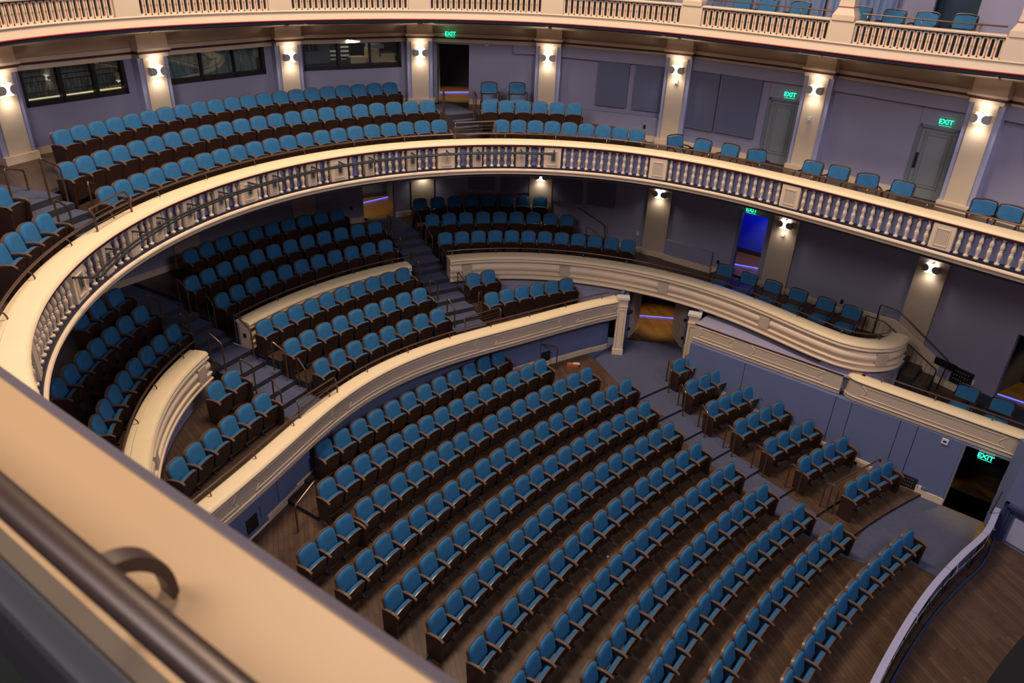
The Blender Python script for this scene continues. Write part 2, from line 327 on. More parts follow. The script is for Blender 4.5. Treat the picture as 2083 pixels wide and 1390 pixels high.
# ------------------------------------------------------------------ plan curves
CM = Curve(smooth_curve([(3.5, -8.25), (1.2, -8.2), (-.81, -7.9), (-1.3, -7.71), (-1.85, -7.44), (-2.39, -7.1), (-3.09, -6.55), (-3.59, -6.13), (-4.05, -5.67), (-4.6, -4.95), (-4.95, -4.3), (-5.52, -3.2), (-5.95, -1.77), (-6.08, .03), (-6.0, 1.3), (-5.66, 2.61), (-5.01, 3.85), (-3.97, 5.27), (-2.96, 6.2), (-1.86, 6.9), (-.63, 7.33), (.6, 7.55), (2.79, 7.65), (4.6, 7.5), (6.5, 7.25), (8.1, 7.08), (10, 6.85), (11.5, 6.7)], 12))
CDs = smooth_curve([(.5, -7.3), (-1.2, -6.85), (-2.4, -6.3), (-3.44, -5.69), (-4.34, -5.1), (-5.2, -4.3), (-5.71, -3.61), (-6.15, -2.8), (-6.69, -1.41), (-6.86, -.84), (-6.96, .28), (-6.9, 1.76), (-6.6, 3.6), (-6.03, 5.2), (-5.24, 6.25), (-4.08, 7.23), (-2.78, 8.1), (-1.34, 8.7), (.05, 8.91), (1.65, 8.93), (3.23, 8.7), (4.5, 8.45)], 10)
CD = Curve(np.r_[CDs, catmull([(4.5, 8.45), (5.1, 8.42), (5.65, 8.6), (6.06, 8.95), (6.28, 9.4), (6.33, 9.9)])[2:]])
CL = Curve(np.r_[smooth_curve([(-1.55, -6.75), (-1.85, -6.1), (-2.14, -5.36), (-2.33, -4.48), (-2.7, -3.38), (-3.05, -2.3), (-3.37, -1.29), (-3.52, .43), (-3.36, 2.04), (-2.98, 3.61), (-2.44, 5.18), (-1.95, 6.75)], 6), catmull([(-1.9, 6.9), (-1.68, 7.5), (-1.5, 7.9), (-1.42, 8.2)])])
CG = Curve(smooth_curve([(6, -9.9), (2, -9.8), (-2, -9.2), (-5, -8.2), (-7.5, -6.6), (-8.9, -4.6), (-9.5, -2.2), (-9.55, 0), (-9.2, 2.3), (-8.55, 4.1), (-7.6, 5.9), (-6.25, 7.55), (-4.3, 8.85), (-2.8, 9.4), (-1.3, 9.6), (.5, 9.6), (2.4, 9.5), (4.4, 9.45), (6.8, 9.6), (9, 9.7), (12, 9.8)], 10))
# columns: front-face centres, found from their lamps and capitals
COLS = [(-8.2, -8.9), (-10.75, -4.15), (-11.09, -.43), (-11.06, 3.7), (-9.5, 7.57), (-6.29, 10.17), (-2.32, 11.48), (1.92, 11.6), (6.15, 11.05), (10.0, 9.75)]
COLS = [np.array(c) for c in COLS]
NRM = []
for i, c in enumerate(COLS):
    a = COLS[max(i-1, 0)]; b = COLS[min(i+1, len(COLS)-1)]; d1 = (c-a)/max(np.hypot(*(c-a)), 1e-6); d2 = (b-c)/max(np.hypot(*(b-c)), 1e-6); d = d1+d2; d /= np.hypot(*d); NRM.append(np.array([d[1], -d[0]]))
class Bay:
    """stretch of wall between two columns, set back from their fronts"""
    def __init__(s, i, back, j=None):
        j = i+1 if j is None else j
        d = COLS[j]-COLS[i]; d /= np.hypot(*d); n = np.array([d[1], -d[0]])
        s.A = COLS[i]-n*back; s.B = COLS[j]-n*back; s.d = d; s.n = n; s.L = float(np.hypot(*(s.B-s.A)))
    def hit(s, px, py):
        D = FW + RT*(px-1041.5)/FPX - UP*(py-695.0)/FPX
        t = ((s.A-CAM[:2]) @ s.n)/(D[:2] @ s.n); p = CAM+D*t
        return float((p[:2]-s.A) @ s.d), float(p[2]-CAMZ)
    def p(s, t, n=0): return s.A+s.d*t+s.n*n
    def quad(s, mb, t0, t1, z0, z1, m, n0=-.1, n1=0):
        pl = [tuple(s.p(t0, n0)), tuple(s.p(t1, n0)), tuple(s.p(t1, n1)), tuple(s.p(t0, n1))]
        mb.prism(pl, z0, z1, m)
class Line(Bay):
    def __init__(s, A, B):
        s.A = np.array(A, float); s.B = np.array(B, float); d = s.B-s.A; s.L = float(np.hypot(*d)); s.d = d/s.L; s.n = np.array([s.d[1], -s.d[0]])
def holes(mb, bay, t0, t1, z0, z1, hs, m, thick=.12, n=0):
    """wall with rectangular openings hs = [(t0, t1, z0, z1)]"""
    hs = sorted(hs); c = t0
    for a, b, y0, y1 in hs:
        if a > c: bay.quad(mb, c, a, z0, z1, m, n-thick, n)
        if y0 > z0+.005: bay.quad(mb, a, b, z0, y0, m, n-thick, n)
        if y1 < z1-.005: bay.quad(mb, a, b, y1, z1, m, n-thick, n)
        c = b
    if c < t1: bay.quad(mb, c, t1, z0, z1, m, n-thick, n)
# levels, camera-relative
ZM, ZD, ZG, ZB = -5.85, -9.65, -2.25, -10.5
ZL = {'D3': -9.01, 'D2': -9.33, 'D1': -9.65, 'LA': -9.82, 'LB': -10.16, 'LC': -10.5, 'M3': -5.17, 'M2': -5.51, 'M1': -5.85}
# ------------------------------------------------------------------ floors
O = (30.0, 0.0)
def arc(R, a0, a1, n=40): return [(O[0]-R*math.cos(math.radians(a)), R*math.sin(math.radians(a))) for a in np.linspace(a0, a1, n)]
def ring(mb, R0, R1, a0, a1, z0, z1, m, mtop): mb.prism(arc(R0, a0, a1)+arc(R1, a1, a0), z0, z1, m, mtop)
RR = [33.39, 32.35, 31.29, 30.14, 29.12, 28.15, 27.2, 26.25, 25.32, 24.42, 23.54]      # risers stand at these radii, just behind the backs of rows 2-12
fl = MB(); fl.prism([(-4, -11.2), (22, -11.2), (22, 9.2), (-4, 9.2)], -12.66, -12.46, WFLOOR)
struct(fl.build('floor'), 'oak plank floor of the front stalls')
HO = [-11.66, -11.74, -11.82, -11.90, -11.98, -12.06, -12.14, -12.22, -12.30, -12.38, -12.46, -12.46, -12.46]
mb = MB()
for k in range(3, 10):   # raked steps under the rows between the left of the block and the aisle
    ring(mb, RR[k]+.02, RR[k+1]+.02 if k < 10 else RR[k], -13, 17.6, -12.46, HO[k], RISER, WFLOOR)
ring(mb, 35.2, RR[3]+.02, -4.9, 13.2, -12.46, -11.82, RISER, WFLOOR)
ring(mb, 35.2, RR[3]+.02, -8.6, -4.9, -12.46, -11.86, RISER, WFLOOR)
ring(mb, 35.2, RR[3]+.02, -13, -8.6, -12.46, -12.0, RISER, WFLOOR)
ring(mb, 34.0, RR[1]+.03, -5.3, 9.2, -11.82, -11.74, RISER, WFLOOR); ring(mb, 34.2, RR[0]+.03, -4.2, 7.7, -11.74, -11.66, RISER, WFLOOR)
struct(mb.build('floor'), 'stepped oak floor under the curved stalls rows')
# carpets
mb = MB()
ent = [(-1.73, 7.42), (-.39, 6.66), (-.03, 6.42)]
mb.prism([(-1.85, 8.6), (-1.73, 7.42)]+[(-.39, 6.66)]+arc(RR[3]+.02, 12.2, 15.6, 8)+[(.98, 8.15), (.9, 8.75), (.5, 9.9), (-.2, 10.1), (-1.7, 9.2)], -12.46, -11.812, RISER, CARPET)
for k in range(3, 10):
    aL, aR = [12.2, 11.6, 11.5, 11.3, 11.1, 11.0, 11.0, 11.2][k-3], [14.7, 14.05, 13.55, 13.25, 13.0, 12.95, 13.05, 13.2][k-3]
    ring(mb, RR[k]+.025, RR[k+1]+.02, aL, aR, -12.46, HO[k]+.008, RISER, CARPET)
mb.prism(arc(RR[10]+.02, 11.2, 13.2, 6)+[(7.02, 5.2), (7.05, 4.9), (6.95, 4.7), (6.75, 4.6)], -12.46, -12.375, RISER, CARPET)
struct(mb.build('floor'), 'slate blue carpet running down the stalls aisle')
mb = MB(); mb.prism([(6.9, 4.6), (7.57, 4.75), (8.39, 5.5), (8.95, 5.45), (9.3, 6.9), (9.35, 8.2), (7.3, 8.2), (7.2, 5.5)], -12.46, -12.452, RISER, CARPET)
struct(mb.build('floor'), 'dark carpet in front of the stalls exit door')
# side seating blocks on their own wooden steps
mb = MB()
for k in range(3, 10):
    aR = [14.7, 14.05, 13.55, 13.25, 13.0, 12.95, 13.05][k-3]
    ring(mb, RR[k]+.02, RR[k+1]+.02, aR, 20.5, -12.45, HO[k]+.004, RISER, WFLOOR)
# trim anything beyond the side wall by keeping to a plan clip
cl = MB()
vs = [(x, min(y, 8.22), z) for x, y, z in mb.v]; cl.v = vs; cl.f = mb.f; cl.mi = mb.mi; cl.mats = mb.mats
struct(cl.build('floor'), 'oak steps under the short side rows')
# ---- lower section of the dress circle
def region(curve, t0, t1, n, far, z0, z1, m, mtop, mb):
    pl = curve.cut(t0, t1, n)+far; mb.prism(pl, z0, z1, m, mtop)
def rowcurve(pts, z, extra=1.0, off=0.0):
    P = np.array([at(x, y, z+.9) for x, y in pts]); A = np.c_[2*P, np.ones(len(P))]; s_ = np.linalg.lstsq(A, (P**2).sum(1), rcond=None)[0]
    c = s_[:2]; R = math.sqrt(s_[2]+c @ c); th = np.unwrap(np.arctan2(P[:, 1]-c[1], P[:, 0]-c[0])); return c, R, th
# ------------------------------------------------------------------ seat rows: positions
RZ = dict(R1=-11.66, R2=-11.74, R3=-11.82, R3b=-11.82, R4=-11.90, R5=-11.98, R6=-12.06, R7=-12.14, R8=-12.22, R9=-12.30, R10=-12.38, R11=-12.46, R12=-12.46,
          S4=-11.90, S5=-11.98, S6=-12.06, S7=-12.14, S8=-12.22, S9=-12.30, S10=-12.38,
          M3=ZL['M3'], M2=ZL['M2'], M1=ZL['M1'], M2r=ZL['M2'], M1r=ZL['M1'], M1l=ZL['M1'], M2l=ZL['M2'],
          D1=ZL['D1'], D2=ZL['D2'], D3=ZL['D3'], D1r=ZL['D1'], D2r=ZL['D2'], D3r=ZL['D3'], D1l=ZL['D1'], D2l=ZL['D2'], D3l=ZL['D3'],
          LA=ZL['LA'], LB=ZL['LB'], LC=ZL['LC'], LBr=ZL['LB'], LCr=ZL['LC'], LBl=ZL['LB'], LCl=ZL['LC'])
ROWP = {}
for k, px in SEATPX.items():
    P = np.array([at(x, y, RZ[k]+.9) for x, y in px])
    if k[0] in 'RS':
        R = np.mean(np.hypot(P[:, 0]-30, P[:, 1])); a = np.unwrap(np.arctan2(P[:, 1], P[:, 0]-30)); c = np.array([30., 0.])
    else:
        fam = [q for q in SEATPX if q.rstrip('rl') == k.rstrip('rl') and len(SEATPX[q]) >= 6]
        base = k if len(P) >= 6 else min(fam, key=lambda q: abs(SEATPX[q][0][0]-px[0][0]))
        B = np.array([at(x, y, RZ[k]+.9) for x, y in SEATPX[base]]); A = np.c_[2*B, np.ones(len(B))]
        s_ = np.linalg.lstsq(A, (B**2).sum(1), rcond=None)[0]; c = s_[:2]
        R = np.mean(np.hypot(P[:, 0]-c[0], P[:, 1]-c[1])); a = np.unwrap(np.arctan2(P[:, 1]-c[1], P[:, 0]-c[0]))
    n = len(a)
    if n > 3:    # even spacing along the row
        i = np.arange(n); b = np.polyfit(i, a, 2 if n > 8 else 1); a = np.polyval(b, i)
    elif n == 3: a = np.polyval(np.polyfit(np.arange(3), a, 1), np.arange(3))
    ROWP[k] = [(c[0]+R*math.cos(t), c[1]+R*math.sin(t), t+PI) for t in a]
def rowline(keys, deg=5, ext=1.2):
    P = []
    for k in keys: P += [p[:2] for p in ROWP[k]]
    P = np.array(P)
    if P[0][1] > P[-1][1]: P = P[::-1]
    C = smooth_curve(P, deg); a = C[0]+(C[0]-C[2])/np.hypot(*(C[0]-C[2]))*ext; b = C[-1]+(C[-1]-C[-3])/np.hypot(*(C[-1]-C[-3]))*ext
    return Curve(np.r_[[a], C, [b]])
D1l_, D2l_ = ROWP['D1l'][::-1], ROWP['D2l'][::-1]
ROWP['D1l'] = D1l_; ROWP['D2l'] = D2l_; ROWP['D3l'] = ROWP['D3l'][::-1]; ROWP['M1l'] = ROWP['M1l'][::-1]; ROWP['LCl'] = ROWP['LCl'][::-1]; ROWP['LBl'] = ROWP['LBl'][::-1]
cD1 = rowline(['D1l', 'D1', 'D1r'], 6); cD2 = rowline(['D2l', 'D2', 'D2r'], 6)
cM1 = rowline(['M1l', 'M1', 'M1r'], 6); cM2 = rowline(['M2l', 'M2', 'M2r'], 6)
cLA = rowline(['LA'], 3, .5); cLB = rowline(['LBl', 'LB', 'LBr'], 4, .6)
WALLD = [(10.2, 10.6), (6.2, 11.5), (1.92, 12.0), (-2.4, 11.9), (-6.5, 10.6), (-9.9, 7.9), (-11.5, 3.8), (-11.5, -.5), (-11.2, -4.3), (-8.6, -9.3)]
def extend(c, t0, t1, n, far): return c.cut(t0, t1, n)+far
# dress circle
CLIPS = {}
def clip(poly, a, n):
    """keep the part of a polygon on the side of the line through a that n points to"""
    out = []; k = len(poly)
    for i in range(k):
        p, q = np.array(poly[i]), np.array(poly[(i+1) % k]); dp, dq = (p-a) @ n, (q-a) @ n
        if dp >= 0: out.append(tuple(p))
        if (dp > 0 and dq < 0) or (dp < 0 and dq > 0): out.append(tuple(p+(q-p)*dp/(dp-dq)))
    return out
def tier(mb, poly, z0, z1, m, mtop, fam):
    """a seating tier with the two aisles left open"""
    (a1, n1, w1), (a2, n2, w2) = AIS[fam]; a1, n1, a2, n2 = map(np.array, (a1, n1, a2, n2))
    parts = [clip(poly, a1-n1*w1, -n1), clip(clip(poly, a1, n1), a2-n2*w2, -n2), clip(poly, a2, n2)]
    for p in parts:
        if len(p) > 2: mb.prism(p, z0, z1, m, mtop)
DN = [(856, 477), (865.5, 492), (873, 511), (889, 531.6), (899, 544.6), (911, 567), (928.6, 585), (944, 605), (958, 625.8), (972, 643), (990, 662)]
DZ2 = [-9.01-i*1.49/11 for i in range(11)]; DZ1 = DZ2[1:]
DN1 = [(378, 621), (403, 640), (431.8, 658), (455, 678), (480.5, 687), (515.8, 710), (551, 729), (576, 752), (601.5, 774), (627, 793)]
MN1 = [(125, 397), (156, 412), (181, 432), (202, 448), (212, 461)]; MZ1 = [-5.17-i*.136 for i in range(5)]
MN2 = [(966, 230), (968, 244), (976, 258), (989, 273)]; MZ2 = [-5.17, -5.34, -5.51, -5.68]
def unit(v): v = np.array(v, float); return v/np.hypot(*v)
def aline(N, Z):
    a, b = at(*N[0], Z[0]), at(*N[-1], Z[-1]); d = unit(b-a); n = np.array([-d[1], d[0]]); n = n if n[1] > 0 else -n; return a, n
a1_, n1_ = aline(DN1, DZ1); a2_, n2_ = aline(DN, DZ2); b1_, m1_ = aline(MN1, MZ1); b2_, m2_ = aline(MN2, MZ2)
AIS = {'D': [(a1_, n1_, 1.08), (a2_, n2_, 1.03)], 'M': [(b1_, m1_, 1.0), (b2_, m2_, 1.0)]}
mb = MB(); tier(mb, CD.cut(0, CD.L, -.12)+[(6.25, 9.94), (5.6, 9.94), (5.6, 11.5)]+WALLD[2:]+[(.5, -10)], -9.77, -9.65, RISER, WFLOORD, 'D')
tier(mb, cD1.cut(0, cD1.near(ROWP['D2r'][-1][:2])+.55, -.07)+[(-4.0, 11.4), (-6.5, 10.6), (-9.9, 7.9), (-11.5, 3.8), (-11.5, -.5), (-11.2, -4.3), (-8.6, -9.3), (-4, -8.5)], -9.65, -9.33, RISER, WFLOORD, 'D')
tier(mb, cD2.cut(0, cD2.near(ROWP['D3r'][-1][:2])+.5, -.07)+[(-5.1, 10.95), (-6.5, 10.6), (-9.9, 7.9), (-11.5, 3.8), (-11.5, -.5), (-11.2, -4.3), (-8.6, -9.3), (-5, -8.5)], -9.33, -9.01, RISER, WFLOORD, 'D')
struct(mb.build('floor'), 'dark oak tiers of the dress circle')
# lower section
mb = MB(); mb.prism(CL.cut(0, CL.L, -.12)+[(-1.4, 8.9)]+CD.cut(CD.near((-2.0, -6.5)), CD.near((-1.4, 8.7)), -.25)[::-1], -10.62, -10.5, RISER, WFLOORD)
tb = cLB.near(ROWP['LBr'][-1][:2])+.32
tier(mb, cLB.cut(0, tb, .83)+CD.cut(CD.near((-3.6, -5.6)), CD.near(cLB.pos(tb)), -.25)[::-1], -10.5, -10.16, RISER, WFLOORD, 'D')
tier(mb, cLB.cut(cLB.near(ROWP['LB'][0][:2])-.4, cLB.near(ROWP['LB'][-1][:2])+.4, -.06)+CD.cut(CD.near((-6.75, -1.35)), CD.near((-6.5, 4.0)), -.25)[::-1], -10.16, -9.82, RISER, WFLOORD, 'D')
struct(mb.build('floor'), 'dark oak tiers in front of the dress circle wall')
# mezzanine
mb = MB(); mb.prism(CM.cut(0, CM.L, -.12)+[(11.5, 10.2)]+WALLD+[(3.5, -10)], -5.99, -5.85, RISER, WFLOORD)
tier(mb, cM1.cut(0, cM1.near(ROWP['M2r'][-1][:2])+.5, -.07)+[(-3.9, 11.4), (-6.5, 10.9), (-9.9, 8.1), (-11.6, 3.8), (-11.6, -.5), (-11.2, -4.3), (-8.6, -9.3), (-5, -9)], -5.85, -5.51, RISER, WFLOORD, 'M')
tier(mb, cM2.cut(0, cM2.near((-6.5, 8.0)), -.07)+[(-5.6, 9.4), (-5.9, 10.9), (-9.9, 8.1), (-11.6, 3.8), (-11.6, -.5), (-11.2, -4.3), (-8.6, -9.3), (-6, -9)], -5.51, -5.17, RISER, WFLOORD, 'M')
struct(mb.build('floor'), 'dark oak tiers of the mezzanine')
# gallery
mb = MB(); mb.prism([(x, y) for x, y in CG.cut(CG.near((-9.4, -3)), CG.L, -.1)]+[(12, 12.3), (1.9, 12.6), (-2.4, 12.4), (-6.8, 11), (-10.4, 8.1), (-12, 3.8), (-12, -3)], -2.40, -2.25, RISER, WFLOORD)
struct(mb.build('floor'), 'gallery floor')
# ------------------------------------------------------------------ carpeted aisle stairs
STAIRS = {}
def aisle(name, nos, zs, wv, back, front, label, zbot):
    """nos: image points of the nosing corners on the right edge; zs: height of the tread behind each nosing"""
    mb = MB(); R = [at(x, y, z) for (x, y), z in zip(nos, zs)]
    R = [np.array(r) for r in R]
    a, b = R[0], R[-1]; d = (b-a)/np.hypot(*(b-a)); R = [a+d*((r-a) @ d) for r in R]; wv = np.array(wv)
    prev = R[0]-d*back
    for r, z in zip(R, zs):
        mb.prism([tuple(prev), tuple(r), tuple(r+wv), tuple(prev+wv)], zbot, z+.012, RISER, CARPET); prev = r
    e = R[-1]+d*front; mb.prism([tuple(prev), tuple(e), tuple(e+wv), tuple(prev+wv)], zbot, zbot+.112, RISER, CARPET)
    STAIRS[name] = (R, d, wv, zs)
    return struct(mb.build('floor'), label)
aisle('D2', DN, DZ2, -n2_*1.03, 2.2, .5, 'carpeted stairs of the dress circle aisle near the hall centre', -10.6)
aisle('D1', DN1, DZ1, -n1_*1.08, 2.6, .5, 'carpeted stairs of the dress circle aisle at the left', -10.6)
aisle('M1', MN1, MZ1, -m1_*1.0, 2.4, .4, 'carpeted stairs of the mezzanine aisle at the left', -5.96)
aisle('M2', MN2, MZ2, -m2_*1.0, 1.6, .4, 'carpeted stairs of the mezzanine aisle by the dark doorway', -5.96)
# ------------------------------------------------------------------ balcony fronts
def coping(mb, path, zu, w=.5):
    mb.sweep(path, [(-w, zu), (-w, zu+.05), (-w+.02, zu+.065), (-w+.13, zu+.065), (-w+.15, zu+.09), (-.09, zu+.09), (-.045, zu+.075), (-.012, zu+.045), (0, zu+.015), (-.015, zu)], COPE)
# mezzanine balustrade
zu = -5.1
bal = thing('balcony_balustrade', 'cream balustrade of turned balusters along the front of the mezzanine', 'balustrade', (-6.0, 0, CAMZ-5.85))
mb = MB(); coping(mb, CM.cut(0, CM.L), zu); mb.build('coping', bal, 40)
mb = MB(); c0 = CM.cut(0, CM.L)
mb.sweep(c0, [(-.02, zu-.002), (-.02, zu-.02), (-.40, zu-.02), (-.40, zu-.002)], RED)
mb.sweep(c0, [(-.03, zu-.02), (-.03, zu-.05), (-.40, zu-.05), (-.40, zu-.02)], NAVY)
mb.sweep(c0, [(-.01, zu-.60), (-.01, zu-.645), (-.30, zu-.645), (-.30, zu-.60)], NAVY); mb.build('line_moulding', bal)
mb = MB(); mb.sweep(c0, [(-.21, zu-.05), (-.21, zu-.60), (-.30, zu-.60), (-.30, zu-.05)], PERI); mb.build('backing_panel', bal)
mb = MB(); mb.sweep(c0, [(-.42, zu), (-.42, -5.9), (-.46, -5.9), (-.46, zu)], BLUED); mb.build('inner_panel', bal)
mb = MB(); mb.sweep(c0, [(-.30, zu-.645), (.0, zu-.645), (.035, zu-.66), (.045, zu-.69), (.03, zu-.72), (-.02, zu-.74), (-.02, zu-.80), (-.30, zu-.80)], CREAM); mb.build('base_moulding', bal, 40)
WIDE = [(155, 575), (500, 385), (704, 350), (913, 325), (1124, 324), (1337, 343), (1610, 397), (1917.5, 480)]
NARR = [(208, 525), (262, 488), (316, 460), (374, 430), (441, 405), (565, 375), (645, 358), (767, 343), (851, 335), (977, 326), (1061, 323)]
NARR = [n for n in NARR if min(abs(n[0]-w[0]) for w in WIDE) > 30]
posts = []
for (x, y), w in [(p, .46) for p in WIDE]+[(p, .25) for p in NARR]:
    q = at(x, y, -5.4); posts.append((CM.near(q), w))
# carry the same rhythm round the near side of the hall
posts += [(3.3, .46), (5.2, .25)] if min(p[0] for p in posts) > 7 else []
posts.append((CM.L-1.2, .46)); posts.sort()
for t, w in posts:
    mb = MB(); a = t-w/2; b = t+w/2
    mb.prism(CM.cut(a, b, -.035, .1)+CM.cut(b, a, -.22, .1), zu-.60, zu-.05, CREAMD if w < .3 else CREAM)
    if w > .3:
        for (ta, tb, z0, z1) in ((a+.09, b-.09, zu-.165, zu-.15), (a+.09, b-.09, zu-.53, zu-.505), (a+.09, a+.105, zu-.53, zu-.15), (b-.105, b-.09, zu-.53, zu-.15)):
            mb.prism(CM.cut(ta, tb, -.02, .1)+CM.cut(tb, ta, -.04, .1), z0, z1, CREAM)
        mb.prism(CM.cut(a+.12, b-.12, -.030, .1)+CM.cut(b-.12, a+.12, -.04, .1), zu-.49, zu-.19, CREAMD)
    mb.build('pedestal', bal)
BP = [(.052, -.60), (.052, -.575), (.034, -.57), (.024, -.54), (.030, -.49), (.044, -.42), (.048, -.385), (.040, -.35), (.027, -.325), (.036, -.318), (.036, -.308), (.026, -.302), (.036, -.27), (.046, -.225), (.040, -.18), (.026, -.13), (.022, -.105), (.034, -.085), (.052, -.078), (.052, -.05)]
mb = MB(); mb.lathe(BP, CREAM, 10)
bo = mb.build('baluster', None, 35, local=True); bme = bo.data; bpy.data.objects.remove(bo)
spots = []
for (t0, w0), (t1, w1) in zip(posts[:-1], posts[1:]):
    g = (t1-w1/2)-(t0+w0/2); n = max(1, int(round(g/.205)))
    for k in range(n): spots.append(t0+w0/2+g*(k+.5)/n)
camxy = CAM[:2]
spots.sort(key=lambda t: np.hypot(*(CM.off(t, -.1)-camxy))+ (40 if CM.off(t, 0)[1] < -7.3 or CM.off(t, 0)[0] > 9.5 else 0))
for t in spots[:100]:
    o = bpy.data.objects.new('baluster', bme); COL.objects.link(o); o.parent = bal; p = CM.off(t, -.10)
    o.location = Vector((p[0], p[1], CAMZ+zu))-bal.location
    d = CM.dirn(t); o.rotation_euler = (0, 0, math.atan2(d[1], d[0]))
mb = MB()
for t in spots[100:]:
    p = CM.off(t, -.10); mb.lathe(BP, CREAM, 8, (p[0], p[1], zu))
o = mb.build('baluster', bal, 35); o['kind'] = 'stuff'
def handrail(name, label, curve, t0, t1, n, z, gap, foot, r=.022, cat='handrail', phase=0., group=None):
    p = curve.off(t0, n); th = thing(name, label, cat, (p[0], p[1], CAMZ+foot), 0, group)
    mb = MB(); mb.tube([(x, y, z) for x, y in curve.cut(t0, t1, n, .2)], r, BRONZE, 8); mb.build('rail', th, 40)
    t = t0+gap*phase+.15
    while t < t1-.05:
        mb = MB(); q = []
        for k in range(7):
            a = PI/2*k/6; s_ = curve.off(t, n+.10*math.sin(a)); q.append((s_[0], s_[1], foot+(z-foot)*math.cos(a)))
        mb.tube(q, .013, BRONZE, 6); mb.build('bracket', th, 40); t += gap
    return th
handrail('balcony_handrail', 'long bronze handrail on the curved mezzanine coping', CM, .3, CM.L-.2, -.47, zu+.20, 1.33, zu+.07)
# dress circle parapet: three lengths separated by the aisles
zd = -9.1
DP = [(-.40, zd), (-.03, zd), (-.03, zd-.03), (.0, zd-.035), (.01, zd-.075), (-.03, zd-.10), (-.09, zd-.12), (-.09, zd-.17), (-.03, zd-.20), (.0, zd-.25), (.005, zd-.31), (-.02, zd-.37), (-.07, zd-.42), (-.07, zd-.44), (.02, zd-.45), (.03, zd-.475), (.0, zd-.50), (-.02, zd-.54), (-.02, zd-.60), (.03, zd-.61), (.035, zd-.64), (.0, zd-.68), (-.40, zd-.68)]
tA0, tA1 = CD.near((-6.08, -2.85)), CD.near(at(507, 664, zd)); tB0, tB1 = CD.near(at(832, 541, zd)), CD.near(at(914, 532, zd))
def parapet(label, t0, t1, rail0, rail1, zin, zout=None):
    p = CD.pos((t0+t1)/2); th = thing('balcony_parapet', label, 'parapet', (p[0], p[1], CAMZ+ZD))
    pa = CD.cut(t0, t1); mb = MB(); coping(mb, pa, zd); mb.build('coping', th, 40)
    mb = MB(); mb.sweep(pa, DP, CREAM); mb.build('moulded_front', th, 50)
    mb = MB(); mb.sweep(pa, [(-.025, zd+.002), (-.025, zd-.012), (-.2, zd-.012), (-.2, zd+.002)], BURG); mb.build('line_moulding', th)
    mb = MB(); mb.sweep(pa, [(-.38, zd), (-.38, zin), (-.44, zin), (-.44, zd)], BLUEW); mb.build('inner_panel', th)
    if zout: mb = MB(); mb.sweep(pa, [(-.10, zd-.68), (-.10, zout), (-.30, zout), (-.30, zd-.68)], BLUEW); mb.build('lower_panel', th)
    return th
pm = parapet('moulded cream wall in front of the dress circle seats between its two aisles', tA1, tB0, 0, 0, -9.7, -10.5)
pr = parapet('long moulded cream wall sweeping from the central aisle stairs to the side boxes', tB1, CD.L, 0, 0, -9.7)
pl_ = parapet('moulded cream wall of the dress circle left of the left aisle stairs', 0, tA0, 0, 0, -9.7, -10.6)
def dblock(th, t, w=.3):
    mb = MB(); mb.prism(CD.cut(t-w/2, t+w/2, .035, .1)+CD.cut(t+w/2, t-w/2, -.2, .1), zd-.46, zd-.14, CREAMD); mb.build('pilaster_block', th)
for x, y in ((948.7, 548), (1148.7, 552), (1347, 588), (1557.7, 655), (1794.6, 733)): dblock(pr, CD.near(at(x, y, zd-.3)))
for x, y in ((404, 760), (316, 935)): dblock(pl_, CD.near(at(x, y, zd-.3)))
for k in range(3): dblock(pm, tA1+(tB0-tA1)*(.15+.35*k))
mb = MB(); e = CD.off(tA1, -.22)  # square socket in the end of the wall
dd = CD.dirn(tA1); mb.box((e[0]-dd[0]*.004, e[1]-dd[1]*.004, -9.42), (.012, .09, .12), BLACK, math.atan2(dd[1], dd[0])); mb.build('end_socket', pm)
handrail('balcony_handrail', 'bronze handrail on the dress circle wall between the two aisles', CD, tA1-.05, tB0+.1, -.47, zd+.2, 1.25, zd+.07)
handrail('balcony_handrail', 'bronze handrail on the dress circle wall sweeping to the side boxes', CD, tB1+.02, CD.L-.15, -.47, zd+.2, 1.33, zd+.07)
handrail('balcony_handrail', 'bronze handrail on the dress circle wall at the left', CD, .2, tA0+.2, -.47, zd+.2, 1.25, zd+.07)
# blue wall below the sweeping parapet, down to the lower tier and over the entrance
mb = MB(); mb.sweep(CD.cut(tB1, CD.near((-1.5, 8.68)), 0), [(-.10, zd-.68), (-.10, -10.55), (-.30, -10.55), (-.30, zd-.68)], BLUEW)
struct(mb.build('wall_back'), 'blue wall under the sweeping dress circle front')
# lower front wall of the dress circle
zl = -9.95
def lowfront(th, path, cp_=True, mb_name='front_panel'):
    if cp_: mb = MB(); coping(mb, path, zl, .42); mb.build('coping', th, 40)
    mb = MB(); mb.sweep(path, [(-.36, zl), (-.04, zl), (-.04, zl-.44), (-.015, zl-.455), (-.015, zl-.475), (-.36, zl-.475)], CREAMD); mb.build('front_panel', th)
    mb = MB(); mb.sweep(path, [(-.02, zl+.003), (-.02, zl-.015), (-.3, zl-.015), (-.3, zl+.003)], BURG)
    mb.sweep(path, [(-.06, zl-.475), (-.06, zl-.51), (-.3, zl-.51), (-.3, zl-.475)], NAVY); mb.build('line_moulding', th)
    mb = MB(); mb.sweep(path, [(-.04, zl-.51), (-.015, zl-.51), (-.02, zl-.57), (-.05, zl-.60), (-.36, zl-.60), (-.36, zl-.51)], CREAMD); mb.build('base_moulding', th, 30)
